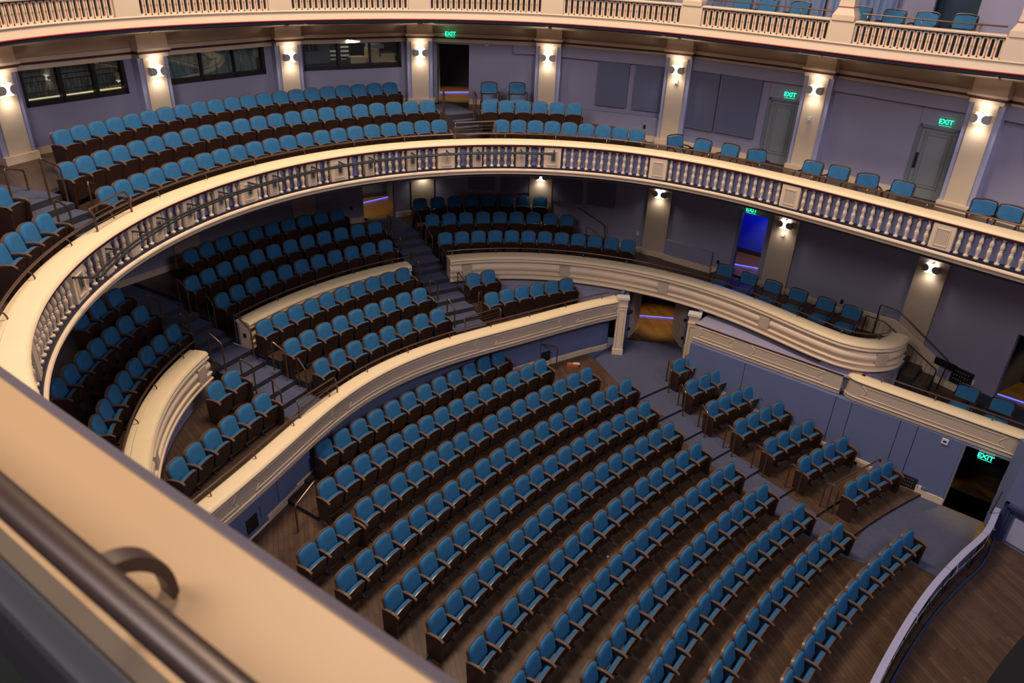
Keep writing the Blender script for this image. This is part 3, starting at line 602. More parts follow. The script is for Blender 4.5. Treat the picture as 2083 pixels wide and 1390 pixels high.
def rpanel(th, curve, t0, t1, z0, z1, n=-.035, r=.011):
    """raised bead outlining a long panel whose ends are scooped"""
    pts = []; dz = z1-z0; s_ = .13
    def q(t, z): p = curve.off(t, n); pts.append((p[0], p[1], z))
    for t in np.linspace(t0, t1, max(2, int((t1-t0)/.2))): q(t, z1)
    for a in np.linspace(0, 1, 9)[1:-1]: q(t1-s_*math.sin(a*PI), z1-dz*a)
    for t in np.linspace(t1, t0, max(2, int((t1-t0)/.2))): q(t, z0)
    for a in np.linspace(0, 1, 9)[1:-1]: q(t0+s_*math.sin(a*PI), z0+dz*a)
    q(t0, z1); mb = MB(); mb.tube(pts, r, CREAM, 6, False); mb.build('panel_bead', th, 60)
lf = thing('balcony_parapet', 'low cream panelled wall sweeping in front of the dress circle lower seats to the entrance', 'parapet', (-3.5, .5, CAMZ-10.5))
lowfront(lf, CL.cut(0, CL.L))
mb = MB(); mb.sweep(CL.cut(0, CL.L), [(-.34, zl), (-.34, -10.52), (-.40, -10.52), (-.40, zl)], BLUEW); mb.build('inner_panel', lf)
ends = [CL.near(at(x, y, zl-.25)) for x, y in ((484, 1013), (545, 965), (645, 880), (838, 757), (975, 697), (1002, 689), (1139, 652), (1163, 646))]
br = [(ends[0], ends[1]), (ends[1]+.0, 0)]
tt = [CL.near(at(467, 1040, zl-.25))-2.6]
cuts = [CL.near(at(x, y, zl-.25)) for x, y in ((497, 1003), (700, 835), (835, 752), (986, 697), (1152, 650))]
C5 = cuts; allc = [cuts[0]-2.55, cuts[0], (cuts[0]+cuts[1])/2 if cuts[1]-cuts[0] > 3.4 else None, cuts[1], None, cuts[3], cuts[4], CL.L+.1]
allc = sorted([c for c in allc if c is not None])
for a, b in zip(allc[:-1], allc[1:]): rpanel(lf, CL, a+.25, b-.25, zl-.36, zl-.08)
handrail('balcony_handrail', 'bronze handrail on the low cream wall above the stalls', CL, .3, CL.L-.25, -.40, zl+.2, 1.32, zl+.07)
# side band and box front
lb = Curve([(.98, 8.36), (5.3, 8.36)]); band = thing('wall_band', 'cream panelled band with burgundy line along the side wall right of the entrance', 'wall band', (3.1, 8.4, CAMZ-10.5))
lowfront(band, lb.cut(0, lb.L), False)
for a, b in ((.12, 1.25), (1.75, 3.85), (4.1, 4.35)):
    if b-a > .6: rpanel(band, lb, a, b, zl-.36, zl-.08)
mb = MB(); mb.prism([(.98, 8.4), (5.9, 8.4), (5.9, 9.0), (.98, 9.2)], -9.99, -9.945, BLUEW); mb.build('ledge', band)
bx = Curve(catmull([(5.38, 8.75), (5.36, 8.55), (5.45, 8.38), (5.68, 8.29), (6.1, 8.27)], .06).tolist()+[(8, 8.27), (10.6, 8.27)])
box = thing('balcony_parapet', 'cream front of the side box with rounded end above the stalls exit', 'parapet', (8, 8.5, CAMZ-10.5))
lowfront(box, bx.cut(0, bx.L, 0, .07))
for a, b in ((.8, 4.15), (4.75, 6.5)): rpanel(box, bx, a, b, zl-.36, zl-.08)
mb = MB(); mb.sweep(bx.cut(.4, bx.L), [(-.34, zl), (-.34, -10.52), (-.40, -10.52), (-.40, zl)], BLUEW); mb.build('inner_panel', box)
handrail('balcony_handrail', 'bronze handrail on the coping of the side box', bx, 1.0, bx.L-.1, -.40, zl+.2, 1.28, zl+.07)
mb = MB(); mb.prism([(5.36, 8.45), (10.6, 8.45), (10.6, 10.6), (8.5, 10.9), (6.15, 11.7), (4.9, 11.9), (4.9, 9.2)], -10.62, -10.5, RISER, WFLOORD)
struct(mb.build('floor'), 'dark oak floor of the side box')
# ------------------------------------------------------------------ columns with their lamps
def ori(n): return math.atan2(n[1], n[0])
NAMES = ['behind the near mezzanine rail', 'at the far left beside the left window', 'between the left and middle windows', 'between the middle and right windows', 'left of the dark mezzanine doorway', 'right of the dark mezzanine doorway', 'between the two pairs of fabric panels', 'right of the first grey mezzanine door', 'right of the second grey mezzanine door', 'at the far right']
LOWN = ['near', 'far left', 'left', 'behind the left dress circle seats', 'right of the dress circle back doorway', 'behind the central dress circle seats', 'left of the blue doorway', 'right of the blue doorway', 'beside the side stairs', 'far right']
def column(i):
    c, n = COLS[i], NRM[i]; rz = ori(n)
    th = thing('column', 'cream and lavender mezzanine column '+NAMES[i], 'column', (c[0], c[1], CAMZ+(-5.17 if i < 6 else -5.85)), rz)
    mb = MB(); zb = 0; H = (-3.12)-(-5.17 if i < 6 else -5.85)
    mb.box((-.03-.22, 0, H/2), (.44, .56, H), CREAM); mb.build('shaft', th, local=True)
    mb = MB(); mb.box((-.27, .345, H/2), (.40, .13, H), LAV); mb.build('edge_strip', th, local=True)
    mb = MB(); mb.box((-.27, -.345, H/2), (.40, .13, H), LAV); mb.build('edge_strip', th, local=True)
    mb = MB(); mb.box((-.24, 0, .09), (.52, .86, .18), CREAM); mb.build('base', th, local=True)
    mb = MB(); mb.box((-.22, 0, H-.03), (.5, .80, .10), CREAM); mb.box((-.21, 0, H+.055), (.54, .86, .07), BURG); mb.box((-.19, 0, H+.12), (.60, .92, .06), CREAM)
    mb.box((-.22, 0, H+.15+.36), (.54, .82, .72), CREAM); mb.build('capital', th, local=True)
    return th
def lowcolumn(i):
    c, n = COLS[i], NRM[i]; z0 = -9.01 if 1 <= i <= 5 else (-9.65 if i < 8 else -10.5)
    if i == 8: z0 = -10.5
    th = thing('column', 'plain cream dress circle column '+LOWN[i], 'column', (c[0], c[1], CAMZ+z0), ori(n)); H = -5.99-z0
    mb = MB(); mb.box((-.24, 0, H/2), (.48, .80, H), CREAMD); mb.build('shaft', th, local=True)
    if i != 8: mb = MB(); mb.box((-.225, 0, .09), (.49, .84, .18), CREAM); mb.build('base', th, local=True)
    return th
LAMP = []
def sconce(c, n, z, label, power=14):
    global LAMP
    if not LAMP:
        th = thing('wall_sconce', label, 'wall lamp')
        mb = MB(); q = []
        for k in range(17): a = PI*k/16-PI/2; q.append((.02+.0+.155-.095*math.cos(a), .085*math.sin(a)))
        hg = [(.14, .13)]+[(.035+.105*(1-math.cos(math.asin(min(1, abs(z)/.13)))) , z) for z in np.linspace(.11, -.11, 13)]+[(.14, -.13)]
        hg = hg+[(-y, z) for y, z in hg[::-1]]; mb.slab(hg, .02, .10, GLOW); mb.build('glass', th, local=True)
        for s_ in (1, -1):
            mb = MB(); lo = []
            for k in range(13): a = PI/2+PI*k/12; lo.append((s_*(.135+.095*math.cos(a)), .10*math.sin(a)))
            lo += [(s_*.21, -.10), (s_*.21, .10)]; mb.slab(lo, .0, .135, LOBE); mb.build('side_plate', th, local=True)
        mb = MB(); mb.box((.05, 0, .135), (.10, .05, .015), LOBE); mb.box((.05, 0, -.135), (.10, .05, .015), LOBE); mb.build('end_cap', th, local=True)
        LAMP.append(th)
    else: th = dup(LAMP[0]); th['label'] = label
    th.location = (c[0]+n[0]*.0, c[1]+n[1]*.0, CAMZ+z); th.rotation_euler = (0, 0, ori(n)); th['group'] = 'wall lamps on the columns'
    for s_ in (1, -1):
        l = bpy.data.lights.new('sconce_light', 'SPOT'); l.energy = power; l.color = (1, .90, .76); l.spot_size = math.radians(150); l.spot_blend = .9; l.shadow_soft_size = .1
        o = bpy.data.objects.new('sconce_light', l); COL.objects.link(o); o.location = (c[0]+n[0]*.15, c[1]+n[1]*.15, CAMZ+z+s_*.17)
        o.rotation_euler = Vector((-n[0]*.25, -n[1]*.25, s_)).to_track_quat('-Z', 'Y').to_euler()
for i in range(1, 10):
    column(i); sconce(COLS[i], NRM[i], -3.535, 'glowing mezzanine sconce on the column '+NAMES[i])
for i in range(2, 10): lowcolumn(i)
for i in (4, 5, 6, 7, 8, 9): sconce(COLS[i], NRM[i], -7.434, 'glowing dress circle sconce on the column '+LOWN[i], 12)
# ------------------------------------------------------------------ mezzanine walls
def wallobj(name, label, mb): return struct(mb.build(name), label)
def cornice(bay, t0, t1):
    mb = MB()
    def st(n0, n1, z0, z1, m): bay.quad(mb, t0, t1, z0, z1, m, n0, n1)
    st(-.3, .06, -3.24, -3.12, CREAM); st(-.3, .10, -3.12, -3.06, BURG); st(-.3, .14, -3.06, -3.01, CREAM); st(-.3, .17, -3.01, -2.96, CREAM)
    for q in range(1): pass
    return mb
BK = .40
bays = {i: Bay(i, BK) for i in range(0, 9)}
lowb = {i: Bay(i, .14) for i in range(1, 9)}
trim_n = 0
for i in range(0, 9):
    b = bays[i]; m = cornice(b, -.1, b.L+.1); trim_n += 1; struct(m.build('trim_%d' % trim_n), 'cream and burgundy cornice over the mezzanine wall')
    # curved cove from the cornice up to the gallery front
    mb = MB(); N_ = 14; prof = []
    for k in range(N_+1):
        t = b.L*k/N_; p = b.p(t, .05); g = CG.off(CG.near(p), -.35)
        for j in range(7):
            a = j/6*PI/2; w = 1-math.cos(a); h = math.sin(a); prof.append((p[0]+(g[0]-p[0])*w, p[1]+(g[1]-p[1])*w, -2.96+(.52)*h))
    mb.v = prof; mb.mats = [CREAM]
    for k in range(N_):
        for j in range(6): mb.f.append([k*7+j, k*7+j+1, (k+1)*7+j+1, (k+1)*7+j]); mb.mi.append(0)
    o = mb.build('ceiling', None, 60); struct(o, 'curved cream cove under the gallery')
# glass
gm = bpy.data.materials.new('window_glass'); gm.use_nodes = True; nt = gm.node_tree; nt.nodes.clear()
o_ = nt.nodes.new('ShaderNodeOutputMaterial'); t_ = nt.nodes.new('ShaderNodeBsdfTransparent'); g_ = nt.nodes.new('ShaderNodeBsdfGlossy'); x_ = nt.nodes.new('ShaderNodeMixShader')
g_.inputs['Roughness'].default_value = .02; x_.inputs[0].default_value = .05; t_.inputs[0].default_value = (.85, .9, .88, 1)
nt.links.new(t_.outputs[0], x_.inputs[1]); nt.links.new(g_.outputs[0], x_.inputs[2]); nt.links.new(x_.outputs[0], o_.inputs[0]); GLASS = gm
SHEET = mat('plastic_sheet', (.30, .31, .30), .3, .8, 5, bump=2.5, spec=.6, stretch=(3, 3, .7))
WIN = {1: [(56, 223), (263, 187), (33, 134), (247, 110)], 2: [(341, 173), (541, 151), (330, 100), (535, 85)], 3: [(618, 144), (816, 137), (614, 78), (815, 76)]}
for i in (1, 2, 3):
    b = bays[i]; h = [b.hit(*p) for p in WIN[i]]; zt = -3.19; zb = -4.42
    zb = (h[0][1]+h[1][1])/2; t0 = (h[0][0]+h[2][0])/2; t1 = (h[1][0]+h[3][0])/2
    t0 = max(t0, .42); t1 = min(t1, b.L-.42)
    mb = MB(); holes(mb, b, -.1, b.L+.1, -5.17, -3.15, [(t0, t1, zb, zt)], BLUEW, .14); wallobj('wall_back', 'periwinkle mezzanine back wall around window %s' % ['', 'on the left', 'in the middle', 'on the right'][i], mb)
    mb = MB(); b.quad(mb, -.1, b.L+.1, -5.17, -5.0, CREAM, 0, .03); struct(mb.build('baseboard_back'), 'cream baseboard behind the mezzanine back row')
    w = thing('window_%d' % i, 'black-framed three-pane control room window, %s' % ['', 'leftmost, with folded plastic and modelled rail reflections behind', 'middle one, covered inside by crumpled plastic', 'with equipment racks and cardboard boxes inside'][i], 'window', (*b.p((t0+t1)/2), CAMZ+zb)); w['kind'] = 'structure'
    mb = MB(); f = .07
    for (a0, a1, y0, y1) in ((t0, t1, zb, zb+.13), (t0, t1, zt-.04, zt), (t0, t0+f, zb, zt), (t1-f*1.3, t1, zb, zt), (t0+(t1-t0)*.335, t0+(t1-t0)*.335+.05, zb, zt), (t0+(t1-t0)*.665, t0+(t1-t0)*.665+.05, zb, zt)):
        b.quad(mb, a0, a1, y0, y1, BLACK, -.12, .012)
    if i == 1:
        for q in (.37, .70): b.quad(mb, t0+(t1-t0)*q, t0+(t1-t0)*q+.04, zb, zt, BLACK, -.14, -.05)
    mb.build('window_frame', w)
    for k in range(3):
        mb = MB(); a0 = t0+(t1-t0)*(k/3)+.04; a1 = t0+(t1-t0)*((k+1)/3)-.02; b.quad(mb, a0, a1, zb+.12, zt-.03, GLASS, -.07, -.062); mb.build('pane', w)
    # room behind
    mb = MB(); D_ = -2.3
    b.quad(mb, t0-.6, t1+.6, -5.17, -5.1, DARK, D_, -.15); b.quad(mb, t0-.6, t1+.6, -5.17, -2.9, DARK, D_-.1, D_); b.quad(mb, t0-.6, t1+.6, -2.9, -2.8, DARK, D_, -.15)
    b.quad(mb, t0-.7, t0-.6, -5.17, -2.8, DARK, D_, -.15); b.quad(mb, t1+.6, t1+.7, -5.17, -2.8, DARK, D_, -.15)
    wallobj('wall_room', 'dark control room behind the window', mb)
    if i in (1, 2):
        mb = MB(); nn = 60; mm = 10; vv = []
        for a in range(nn+1):
            for c in range(mm+1):
                t = t0-.1+(t1-t0+.2)*a/nn; z = zb-.1+(zt-zb+.15)*c/mm
                rr = random.random()
                n = -.35-(.35*(1-c/mm) if i == 1 else .0)-.05*math.sin(a*(2.1 if i == 1 else .9)+c*.35+rr*.8)-.03*rr
                p = b.p(t, n); vv.append((p[0], p[1], z))
        mb.v = vv; mb.mats = [SHEET]
        for a in range(nn):
            for c in range(mm): k = a*(mm+1)+c; mb.f.append([k, k+1, k+mm+2, k+mm+1]); mb.mi.append(0)
        tag(mb.build('plastic_sheet', None, 60), ['', 'folded grey plastic sheet behind the leftmost window', 'crumpled grey plastic sheet covering the middle window'][i], 'plastic sheet')
        p = b.p((t0+t1)/2, -.22)
        l = bpy.data.lights.new('room_light', 'AREA'); l.shape = 'RECTANGLE'; l.size = t1-t0; l.size_y = .1; l.energy = 40 if i == 1 else 60; l.color = (.9, 1, .95)
        o = bpy.data.objects.new('room_light', l); COL.objects.link(o); o.location = (p[0], p[1], CAMZ+zt+.12); o.rotation_euler = (0, 0, math.atan2(b.d[1], b.d[0]))
    if i == 1:
        th = thing('rail_reflection', 'dark bars standing in for hall rails reflected in the leftmost control room window', 'reflection', (*b.p(t0, -.25), CAMZ+zb))  # modelled bars imitate the hall rails mirrored in the glass
        mb = MB()
        for z in (zb+.62, zb+.50, zb+.26): mb.tube([(*b.p(t0+.1, -.24), z), (*b.p(t1-.1, -.24), z)], .012, BLACK, 6)
        mb.build('rail', th); mb = MB()
        for k in range(26): t = t0+.12+(t1-t0-.24)*k/25; mb.tube([(*b.p(t, -.24), zb+.12), (*b.p(t, -.24), zb+.5)], .005, BLACK, 5)
        mb.build('bar', th)
        mb = MB(); b.quad(mb, t0+.1, t1-.1, zb+.10, zb+.15, mat('lit_ledge', (.7, .6, .4), .4, emit=(1, .8, .45), es=.8), -.20, -.14); tag(mb.build('lit_ledge'), 'thin ledge with painted-in warm light along the bottom of the leftmost window', 'cast light')  # ledge is no lamp; its warm lighting is put in as emission
    if i == 3:
        def onb(f, n): return b.p(t0+(t1-t0)*f, n)
        th = thing('equipment_rack', 'dark equipment rack with stacked pale slotted units behind the right window', 'equipment rack', (*onb(.42, -1.2), CAMZ-5.1))
        mb = MB(); b.quad(mb, t0+(t1-t0)*.33, t0+(t1-t0)*.58, -5.1, -3.1, BLACK, -1.6, -1.15); mb.build('cabinet', th)
        for f0, zs in ((.36, range(6)), (.48, range(5))):
            for k in zs: mb = MB(); b.quad(mb, t0+(t1-t0)*f0, t0+(t1-t0)*(f0+.085), zt-.22-k*.13-(.25 if f0 < .4 else 0), zt-.16-k*.13-(.25 if f0 < .4 else 0), WHITEP, -1.15, -1.12); mb.build('rack_unit', th)
        th = thing('equipment_cabinet', 'plain grey cabinet with silver pipes above behind the right window', 'cabinet', (*onb(.12, -.7), CAMZ-5.1))
        mb = MB(); b.quad(mb, t0+.05, t0+(t1-t0)*.2, -5.1, zb+.48, GREYM, -1.1, -.5); b.quad(mb, t0+(t1-t0)*.2, t0+(t1-t0)*.32, -5.1, zt+.1, mat('grey_panel', (.12, .13, .14), .5), -1.0, -.6); mb.build('cabinet_body', th)
        for f in (.02, .06, .13, .17): mb = MB(); p = onb(f, -.8); mb.tube([(p[0], p[1], zb+.48), (p[0], p[1], zt+.2)], .022, mat('conduit', (.5, .5, .5), .3, metal=.8) if f == .02 else bpy.data.materials['conduit'], 8); mb.build('conduit', th, 40)
        for f0, f1, z0, z1, lab in ((.50, .66, -.0, .17, 'open cardboard box lowest at the left of the counter'), (.69, .80, .17, .42, 'small upright cardboard box on top of the stack'), (.68, .97, .0, .17, 'long cardboard box at the bottom of the stack'), (.82, .99, .17, .27, 'flat cardboard box at the right end of the stack')):
            mb = MB(); b.quad(mb, t0+(t1-t0)*f0, t0+(t1-t0)*f1, zb+.12+z0, zb+.12+z1, CARD, -.75, -.3); o = mb.build('cardboard_box'); tag(o, lab+' behind the right window', 'box', 'boxes in the control room')
        mb = MB(); b.quad(mb, t0+(t1-t0)*.70, t0+(t1-t0)*.86, zb+.54, zb+.66, mat('grey_device', (.3, .32, .33), .4), -.7, -.35); tag(mb.build('desk_device'), 'flat grey device on top of the cardboard boxes', 'device')
        mb = MB(); b.quad(mb, t0+.05, t1-.05, zb+.02, zb+.12, DARK, -1.1, -.2); tag(mb.build('counter'), 'dark counter inside the right control room window', 'counter')
        p = onb(.55, -.25); l = bpy.data.lights.new('room_light', 'AREA'); l.size = .8; l.energy = 70; l.color = (1, .93, .8); o = bpy.data.objects.new('room_light', l); COL.objects.link(o); o.location = (p[0], p[1], CAMZ-2.95)
        t = b.p((t0+t1)/2, -1.2); o.rotation_euler = (Vector((t[0], t[1], CAMZ-4.2))-o.location).to_track_quat('-Z', 'Y').to_euler()
def spot(loc, tgt, power, col, size=60, blend=.5, soft=.1):
    l = bpy.data.lights.new('spot_light', 'SPOT'); l.energy = power; l.color = col; l.spot_size = math.radians(size); l.spot_blend = blend; l.shadow_soft_size = soft
    o = bpy.data.objects.new('spot_light', l); COL.objects.link(o); o.location = loc; o.rotation_euler = (Vector(tgt)-Vector(loc)).to_track_quat('-Z', 'Y').to_euler(); return o
def corridor(b, t0, t1, z0, z1, depth, mw, mf, label, beam=True, warm=60, side=.6, beam_n=-1.9):
    mb = MB(); b.quad(mb, t0-side, t1+side, z0-.1, z0+.0, mf, -depth, -.1)
    struct(mb.build('floor'), 'floor of the '+label)
    mb = MB(); b.quad(mb, t0-side, t1+side, z0, z1+.3, mw, -depth-.1, -depth); b.quad(mb, t0-side, t1+side, z1+.3, z1+.4, mw, -depth, -.1)
    b.quad(mb, t0-side-.1, t0-side, z0, z1+.3, mw, -depth, -.1); b.quad(mb, t1+side, t1+side+.1, z0, z1+.3, mw, -depth, -.1)
    b.quad(mb, t0-side, t1+side, z0, z0+.16, BLACK, -depth, -depth+.02)
    struct(mb.build('wall_corridor'), 'dark walls of the '+label)
    if beam:
        mb = MB(); mb.tube([(*b.p(t0-side+.05, beam_n+.3), z0+.02), (*b.p(t1+side-.05, beam_n-.3), z0+.02)], .018, BEAM, 6); tag(mb.build('blue_beam_line'), 'glowing stand-in for blue light cast in the '+label, 'cast light')  # emissive tube stands in for a blue line of light cast on the floor
    if warm: p = b.p((t0+t1)/2, -1.7); spot((p[0], p[1], CAMZ+z1+.25), (p[0], p[1], CAMZ+z0), warm*7, (1, .60, .12), 80, .7)
GREYD = mat('grey_door', (.20, .215, .215), .5); DFR = mat('door_frame_grey', (.145, .16, .20), .5)
CARPW = WFLOORD
# doorway bay
b = bays[4]; d0, z_ = b.hit(886, 200); d1, z2 = b.hit(950, 205)
d0 = max(.46, d0); d1 = max(d1, d0+1.1)
mb = MB(); holes(mb, b, -.1, b.L+.1, -5.17, -3.2, [(d0, d1, -5.17, -3.30)], BLUEW, .14); b.quad(mb, d1+1.45, b.L+.1, -3.5, -3.24, BLUEW, 0, .12)
wallobj('wall_back', 'periwinkle wall with the dark open doorway of the mezzanine', mb)
mb = MB(); b.quad(mb, d1+.02, b.L+.1, -5.17, -5.0, CREAM, 0, .03); b.quad(mb, -.1, d0-.02, -5.17, -5.0, CREAM, 0, .03); struct(mb.build('baseboard_back'), 'cream baseboard beside the mezzanine doorway')
mb = MB(); b.quad(mb, d1+1.45, b.L-.3, -4.98, -4.35, BLUEW, 0, .012); struct(mb.build('trim_40'), 'flat access panel in the mezzanine wall')
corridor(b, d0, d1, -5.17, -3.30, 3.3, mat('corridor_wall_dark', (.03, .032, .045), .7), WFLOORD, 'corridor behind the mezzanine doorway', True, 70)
dr = thing('door_1', 'grey door leaf with black hinges folded open at the left of the mezzanine doorway', 'door', (*b.p(d0, .0), CAMZ-5.17)); dr['kind'] = 'structure'
mb = MB(); b.quad(mb, d0, d0+.05, -5.17, -3.32, GREYD, -.95, .02); mb.build('door_leaf', dr)
for z in (-3.6, -4.2, -4.85): mb = MB(); b.quad(mb, d0+.05, d0+.062, z, z+.12, BLACK, -.06, .025); mb.build('hinge', dr)
# recessed bays with fabric panels and doors
def recess(i, ledge, z0, doors=()):
    b = bays[i]; mb = MB(); L = b.L
    b.quad(mb, .38, L-.38, -3.52, -3.2, BLUEW, -.3, .14)
    holes(mb, b, .1, L-.1, z0, -3.4, [(d[0], d[1], z0, d[2]) for d in doors], BLUEW, .12)
    c = .38
    for d in list(doors)+[(L-.38, L, 0)]:
        if d[0]-.02 > c: b.quad(mb, c, d[0]-.02, z0, ledge, BLUEW, 0, .14)
        c = d[1]
    wallobj('wall_side', 'recessed periwinkle mezzanine wall', mb)
    mb = MB(); c = .38
    for d in list(doors)+[(L-.38, L, 0)]:
        if d[0]-.02 > c: b.quad(mb, c, d[0]-.02, z0, z0+.18, CREAM, .12, .17)
        c = d[1]
    struct(mb.build('baseboard_side'), 'cream baseboard of the side mezzanine'); return b
def fpanel(b, p0, p1, p2, label, n=.10, zt=None):
    """p0 top-left, p1 top-right, p2 bottom-left image corners"""
    h0, h1, h2 = b.hit(*p0), b.hit(*p1), b.hit(*p2); t0, t1 = h0[0], h1[0]; z1 = zt if zt is not None else (h0[1]+h1[1])/2; z0 = h2[1]
    mb = MB(); b.quad(mb, t0, t1, z0, z1, PANEL, .012, n); o = mb.build('acoustic_panel'); tag(o, label, 'wall panel')
    mb = MB(); b.quad(mb, t0+.02, t1-.02, z0+.1, z0+.108, DFR, n, n+.004); s_ = mb.build('seam', None); s_.parent = o; return o
recess(5, -5.08, -5.85)
fpanel(bays[5], (1223, 106), (1285, 112), (1217, 213), 'dark fabric acoustic panel, left of the pair left of the third wide bay column', zt=-3.53)
fpanel(bays[5], (1299, 117), (1356, 123), (1290, 222), 'dark fabric acoustic panel tucked beside the cream column with smoke sensor', zt=-3.53)
b = bays[6]; u0, uz = b.hit(1576, 203); u1, _ = b.hit(1631, 211); u1 = min(b.L-.42, u0+.95); u0 = u1-.95
dz = -3.97
recess(6, -5.5, -5.85, [(u0, u1, dz)])
fpanel(bays[6], (1411, 130), (1471, 137), (1398, 258), 'left dark fabric panel of the pair beside the first grey mezzanine door', zt=-3.53)
fpanel(bays[6], (1476, 138), (1558, 148), (1475, 271), 'right dark fabric panel of the pair beside the first grey mezzanine door', zt=-3.53)
def door(num, b, t0, t1, z0, z1, label, bar=False):
    d = thing('door_%d' % num, label, 'door', (*b.p((t0+t1)/2), CAMZ+z0)); d['kind'] = 'structure'
    mb = MB()
    for a0, a1, y0, y1 in ((t0, t0+.07, z0, z1), (t1-.07, t1, z0, z1), (t0, t1, z1-.07, z1)): b.quad(mb, a0, a1, y0, y1, DFR, -.12, .03)
    mb.build('door_frame', d); mb = MB(); b.quad(mb, t0+.07, t1-.07, z0+.01, z1-.07, GREYD, -.08, -.03); o = mb.build('door_leaf', d)
    for k, (g, nn) in enumerate(((.10, -.018), (.17, -.022))):
        mb = MB(); a0, a1, y0, y1 = t0+.07+g, t1-.07-g, z0+.18+g, z1-.07-g; w = .018
        for q in ((a0, a1, y0, y0+w), (a0, a1, y1-w, y1), (a0, a0+w, y0, y1), (a1-w, a1, y0, y1)): b.quad(mb, *q, DFR, -.032, nn)
        m_ = mb.build('panel_moulding', None); m_.parent = d; m_.location = -d.location
    if bar: mb = MB(); b.quad(mb, t0+.09, t0+.15, z0+.75, z0+1.15, BLACK, -.03, .0); mb.build('push_plate', d)
    return d
door(2, bays[6], u0, u1, -5.85, dz, 'grey panelled mezzanine door under the first exit sign on the side wall')
b = bays[7]; u1 = b.L-.46; u0 = u1-1.0
recess(7, -5.5, -5.85, [(u0, u1, dz)])
door(3, bays[7], u0, u1, -5.85, dz, 'grey panelled mezzanine door with black plate under the far right exit sign', True)
recess(8, -5.5, -5.85)
for i, f in ((6, u0-.12), (7, u0-.12)):
    bb = bays[i]; mb = MB(); tt_ = (bb.L-.46-1.0-.05) if i == 7 else (bb.L-.42-.95-.05); bb.quad(mb, tt_, tt_+.012, -5.4, -3.52, DFR, 0, .004); trim_n += 1; struct(mb.build('trim_%d' % (50+i)), 'narrow joint in the wall panelling')
# exit signs
def exit_sign(b, t, z, n, label, s=1., plate=True):
    p = b.p(t, n); rz = math.atan2(b.d[1], b.d[0]); th = thing('exit_sign', label, 'exit sign', (p[0], p[1], CAMZ+z), rz)
    mb = MB(); mb.box((0, .012, .11*s), (.34*s, .03, .035), LOBE); mb.build('housing', th, local=True)
    mb = MB(); mb.box((0, 0, 0), (.31*s, .012, .19*s), GLASS); mb.box((0, 0, -.094*s), (.30*s, .012, .005), GRN); mb.build('face', th, local=True)
    cu = bpy.data.curves.new('letters', 'FONT'); cu.body = 'EXIT'; cu.size = .17*s; cu.align_x = 'CENTER'; cu.align_y = 'CENTER'; cu.extrude = .004; cu.offset = .003; cu.materials.append(GRN)
    to = bpy.data.objects.new('tmp', cu); COL.objects.link(to); bpy.context.view_layer.update(); me = bpy.data.meshes.new_from_object(to.evaluated_get(bpy.context.evaluated_depsgraph_get())); bpy.data.objects.remove(to)
    o = bpy.data.objects.new('letters', me); COL.objects.link(o); o.parent = th; o.location = (0, -.012, 0); o.rotation_euler = (PI/2, 0, 0)
    return th
def sign_at(b, px, py, n, label, s=1.):
    bb = Line(b.p(0, n), b.p(b.L, n)); t, z = bb.hit(px, py); return exit_sign(bb, t, z, 0, label, s)
sign_at(bays[4], 916, 69, .22, 'green EXIT sign hanging over the dark mezzanine doorway')
sign_at(bays[6], 1607.5, 193, .07, 'green EXIT sign above the first grey door on the mezzanine side')
sign_at(bays[7], 1925, 249, .07, 'green EXIT sign above the far right grey mezzanine door')
# ------------------------------------------------------------------ dress circle walls
def lowwall(i, z0, ops=(), label='', ztop=-5.99):
    b = lowb[i]; mb = MB(); holes(mb, b, -.1, b.L+.1, z0, ztop, [(o[0], o[1], z0, o[2]) for o in ops], BLUEW, .14); wallobj('wall_side' if i > 4 else 'wall_back', label, mb)
    mb = MB(); c = .35
    for o in list(ops)+[(b.L-.35, b.L, 0)]:
        if o[0]-.02 > c: b.quad(mb, c, o[0]-.02, z0, z0+.19, CREAM, 0, .03)
        c = o[1]
    struct(mb.build('baseboard_side' if i > 4 else 'baseboard_back'), 'cream baseboard '+label); return b
lowwall(1, -9.01, (), 'dim dress circle wall at the far left'); lowwall(2, -9.01, (), 'dim dress circle wall left of the middle')
b = lowb[3]; a0 = b.hit(740, 430)[0]; a1 = b.hit(803, 428)[0]
lowwall(3, -9.01, [(a0, a1, -6.9)], 'dress circle back wall with the left open doorway')
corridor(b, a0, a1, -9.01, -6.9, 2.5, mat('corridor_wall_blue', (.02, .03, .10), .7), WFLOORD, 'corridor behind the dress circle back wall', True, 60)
lowwall(4, -9.01, (), 'dress circle back wall behind the central rows')
b = lowb[4]
fpanel(b, (953, 345), (1006, 345), (950, 384), 'left dark fabric panel of the pair on the dress circle back wall', .08, -7.2)
fpanel(b, (1020, 345), (1077, 345), (1018, 389), 'right dark fabric panel of the pair on the dress circle back wall', .08, -7.2)
lowwall(5, -9.65, (), 'dress circle wall right of the central rows'); b = lowb[5]
fpanel(b, (1129, 350), (1187, 355), (1127, 407), 'left dark fabric panel above the dress circle stair rail', .08, -7.2)
fpanel(b, (1199, 358), (1255, 362), (1195, 415), 'right dark fabric panel above the dress circle stair rail', .08, -7.2)
b = lowb[6]; a0 = b.hit(1490, 545)[0]; a1 = b.hit(1541, 552)[0]; a1 = min(a1, b.L-.55)
lowwall(6, -9.65, [(a0, a1, -7.45)], 'dress circle side wall with the blue doorway')
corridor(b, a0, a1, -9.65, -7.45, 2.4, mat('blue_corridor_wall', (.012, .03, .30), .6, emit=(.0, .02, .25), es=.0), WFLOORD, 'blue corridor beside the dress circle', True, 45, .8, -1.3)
p = b.p((a0+a1)/2, -1.3); l = bpy.data.lights.new('blue_light', 'POINT'); l.energy = 90; l.color = (.06, .14, 1); l.shadow_soft_size = .2; o = bpy.data.objects.new('blue_light', l); COL.objects.link(o); o.location = (p[0], p[1], CAMZ-7.6)
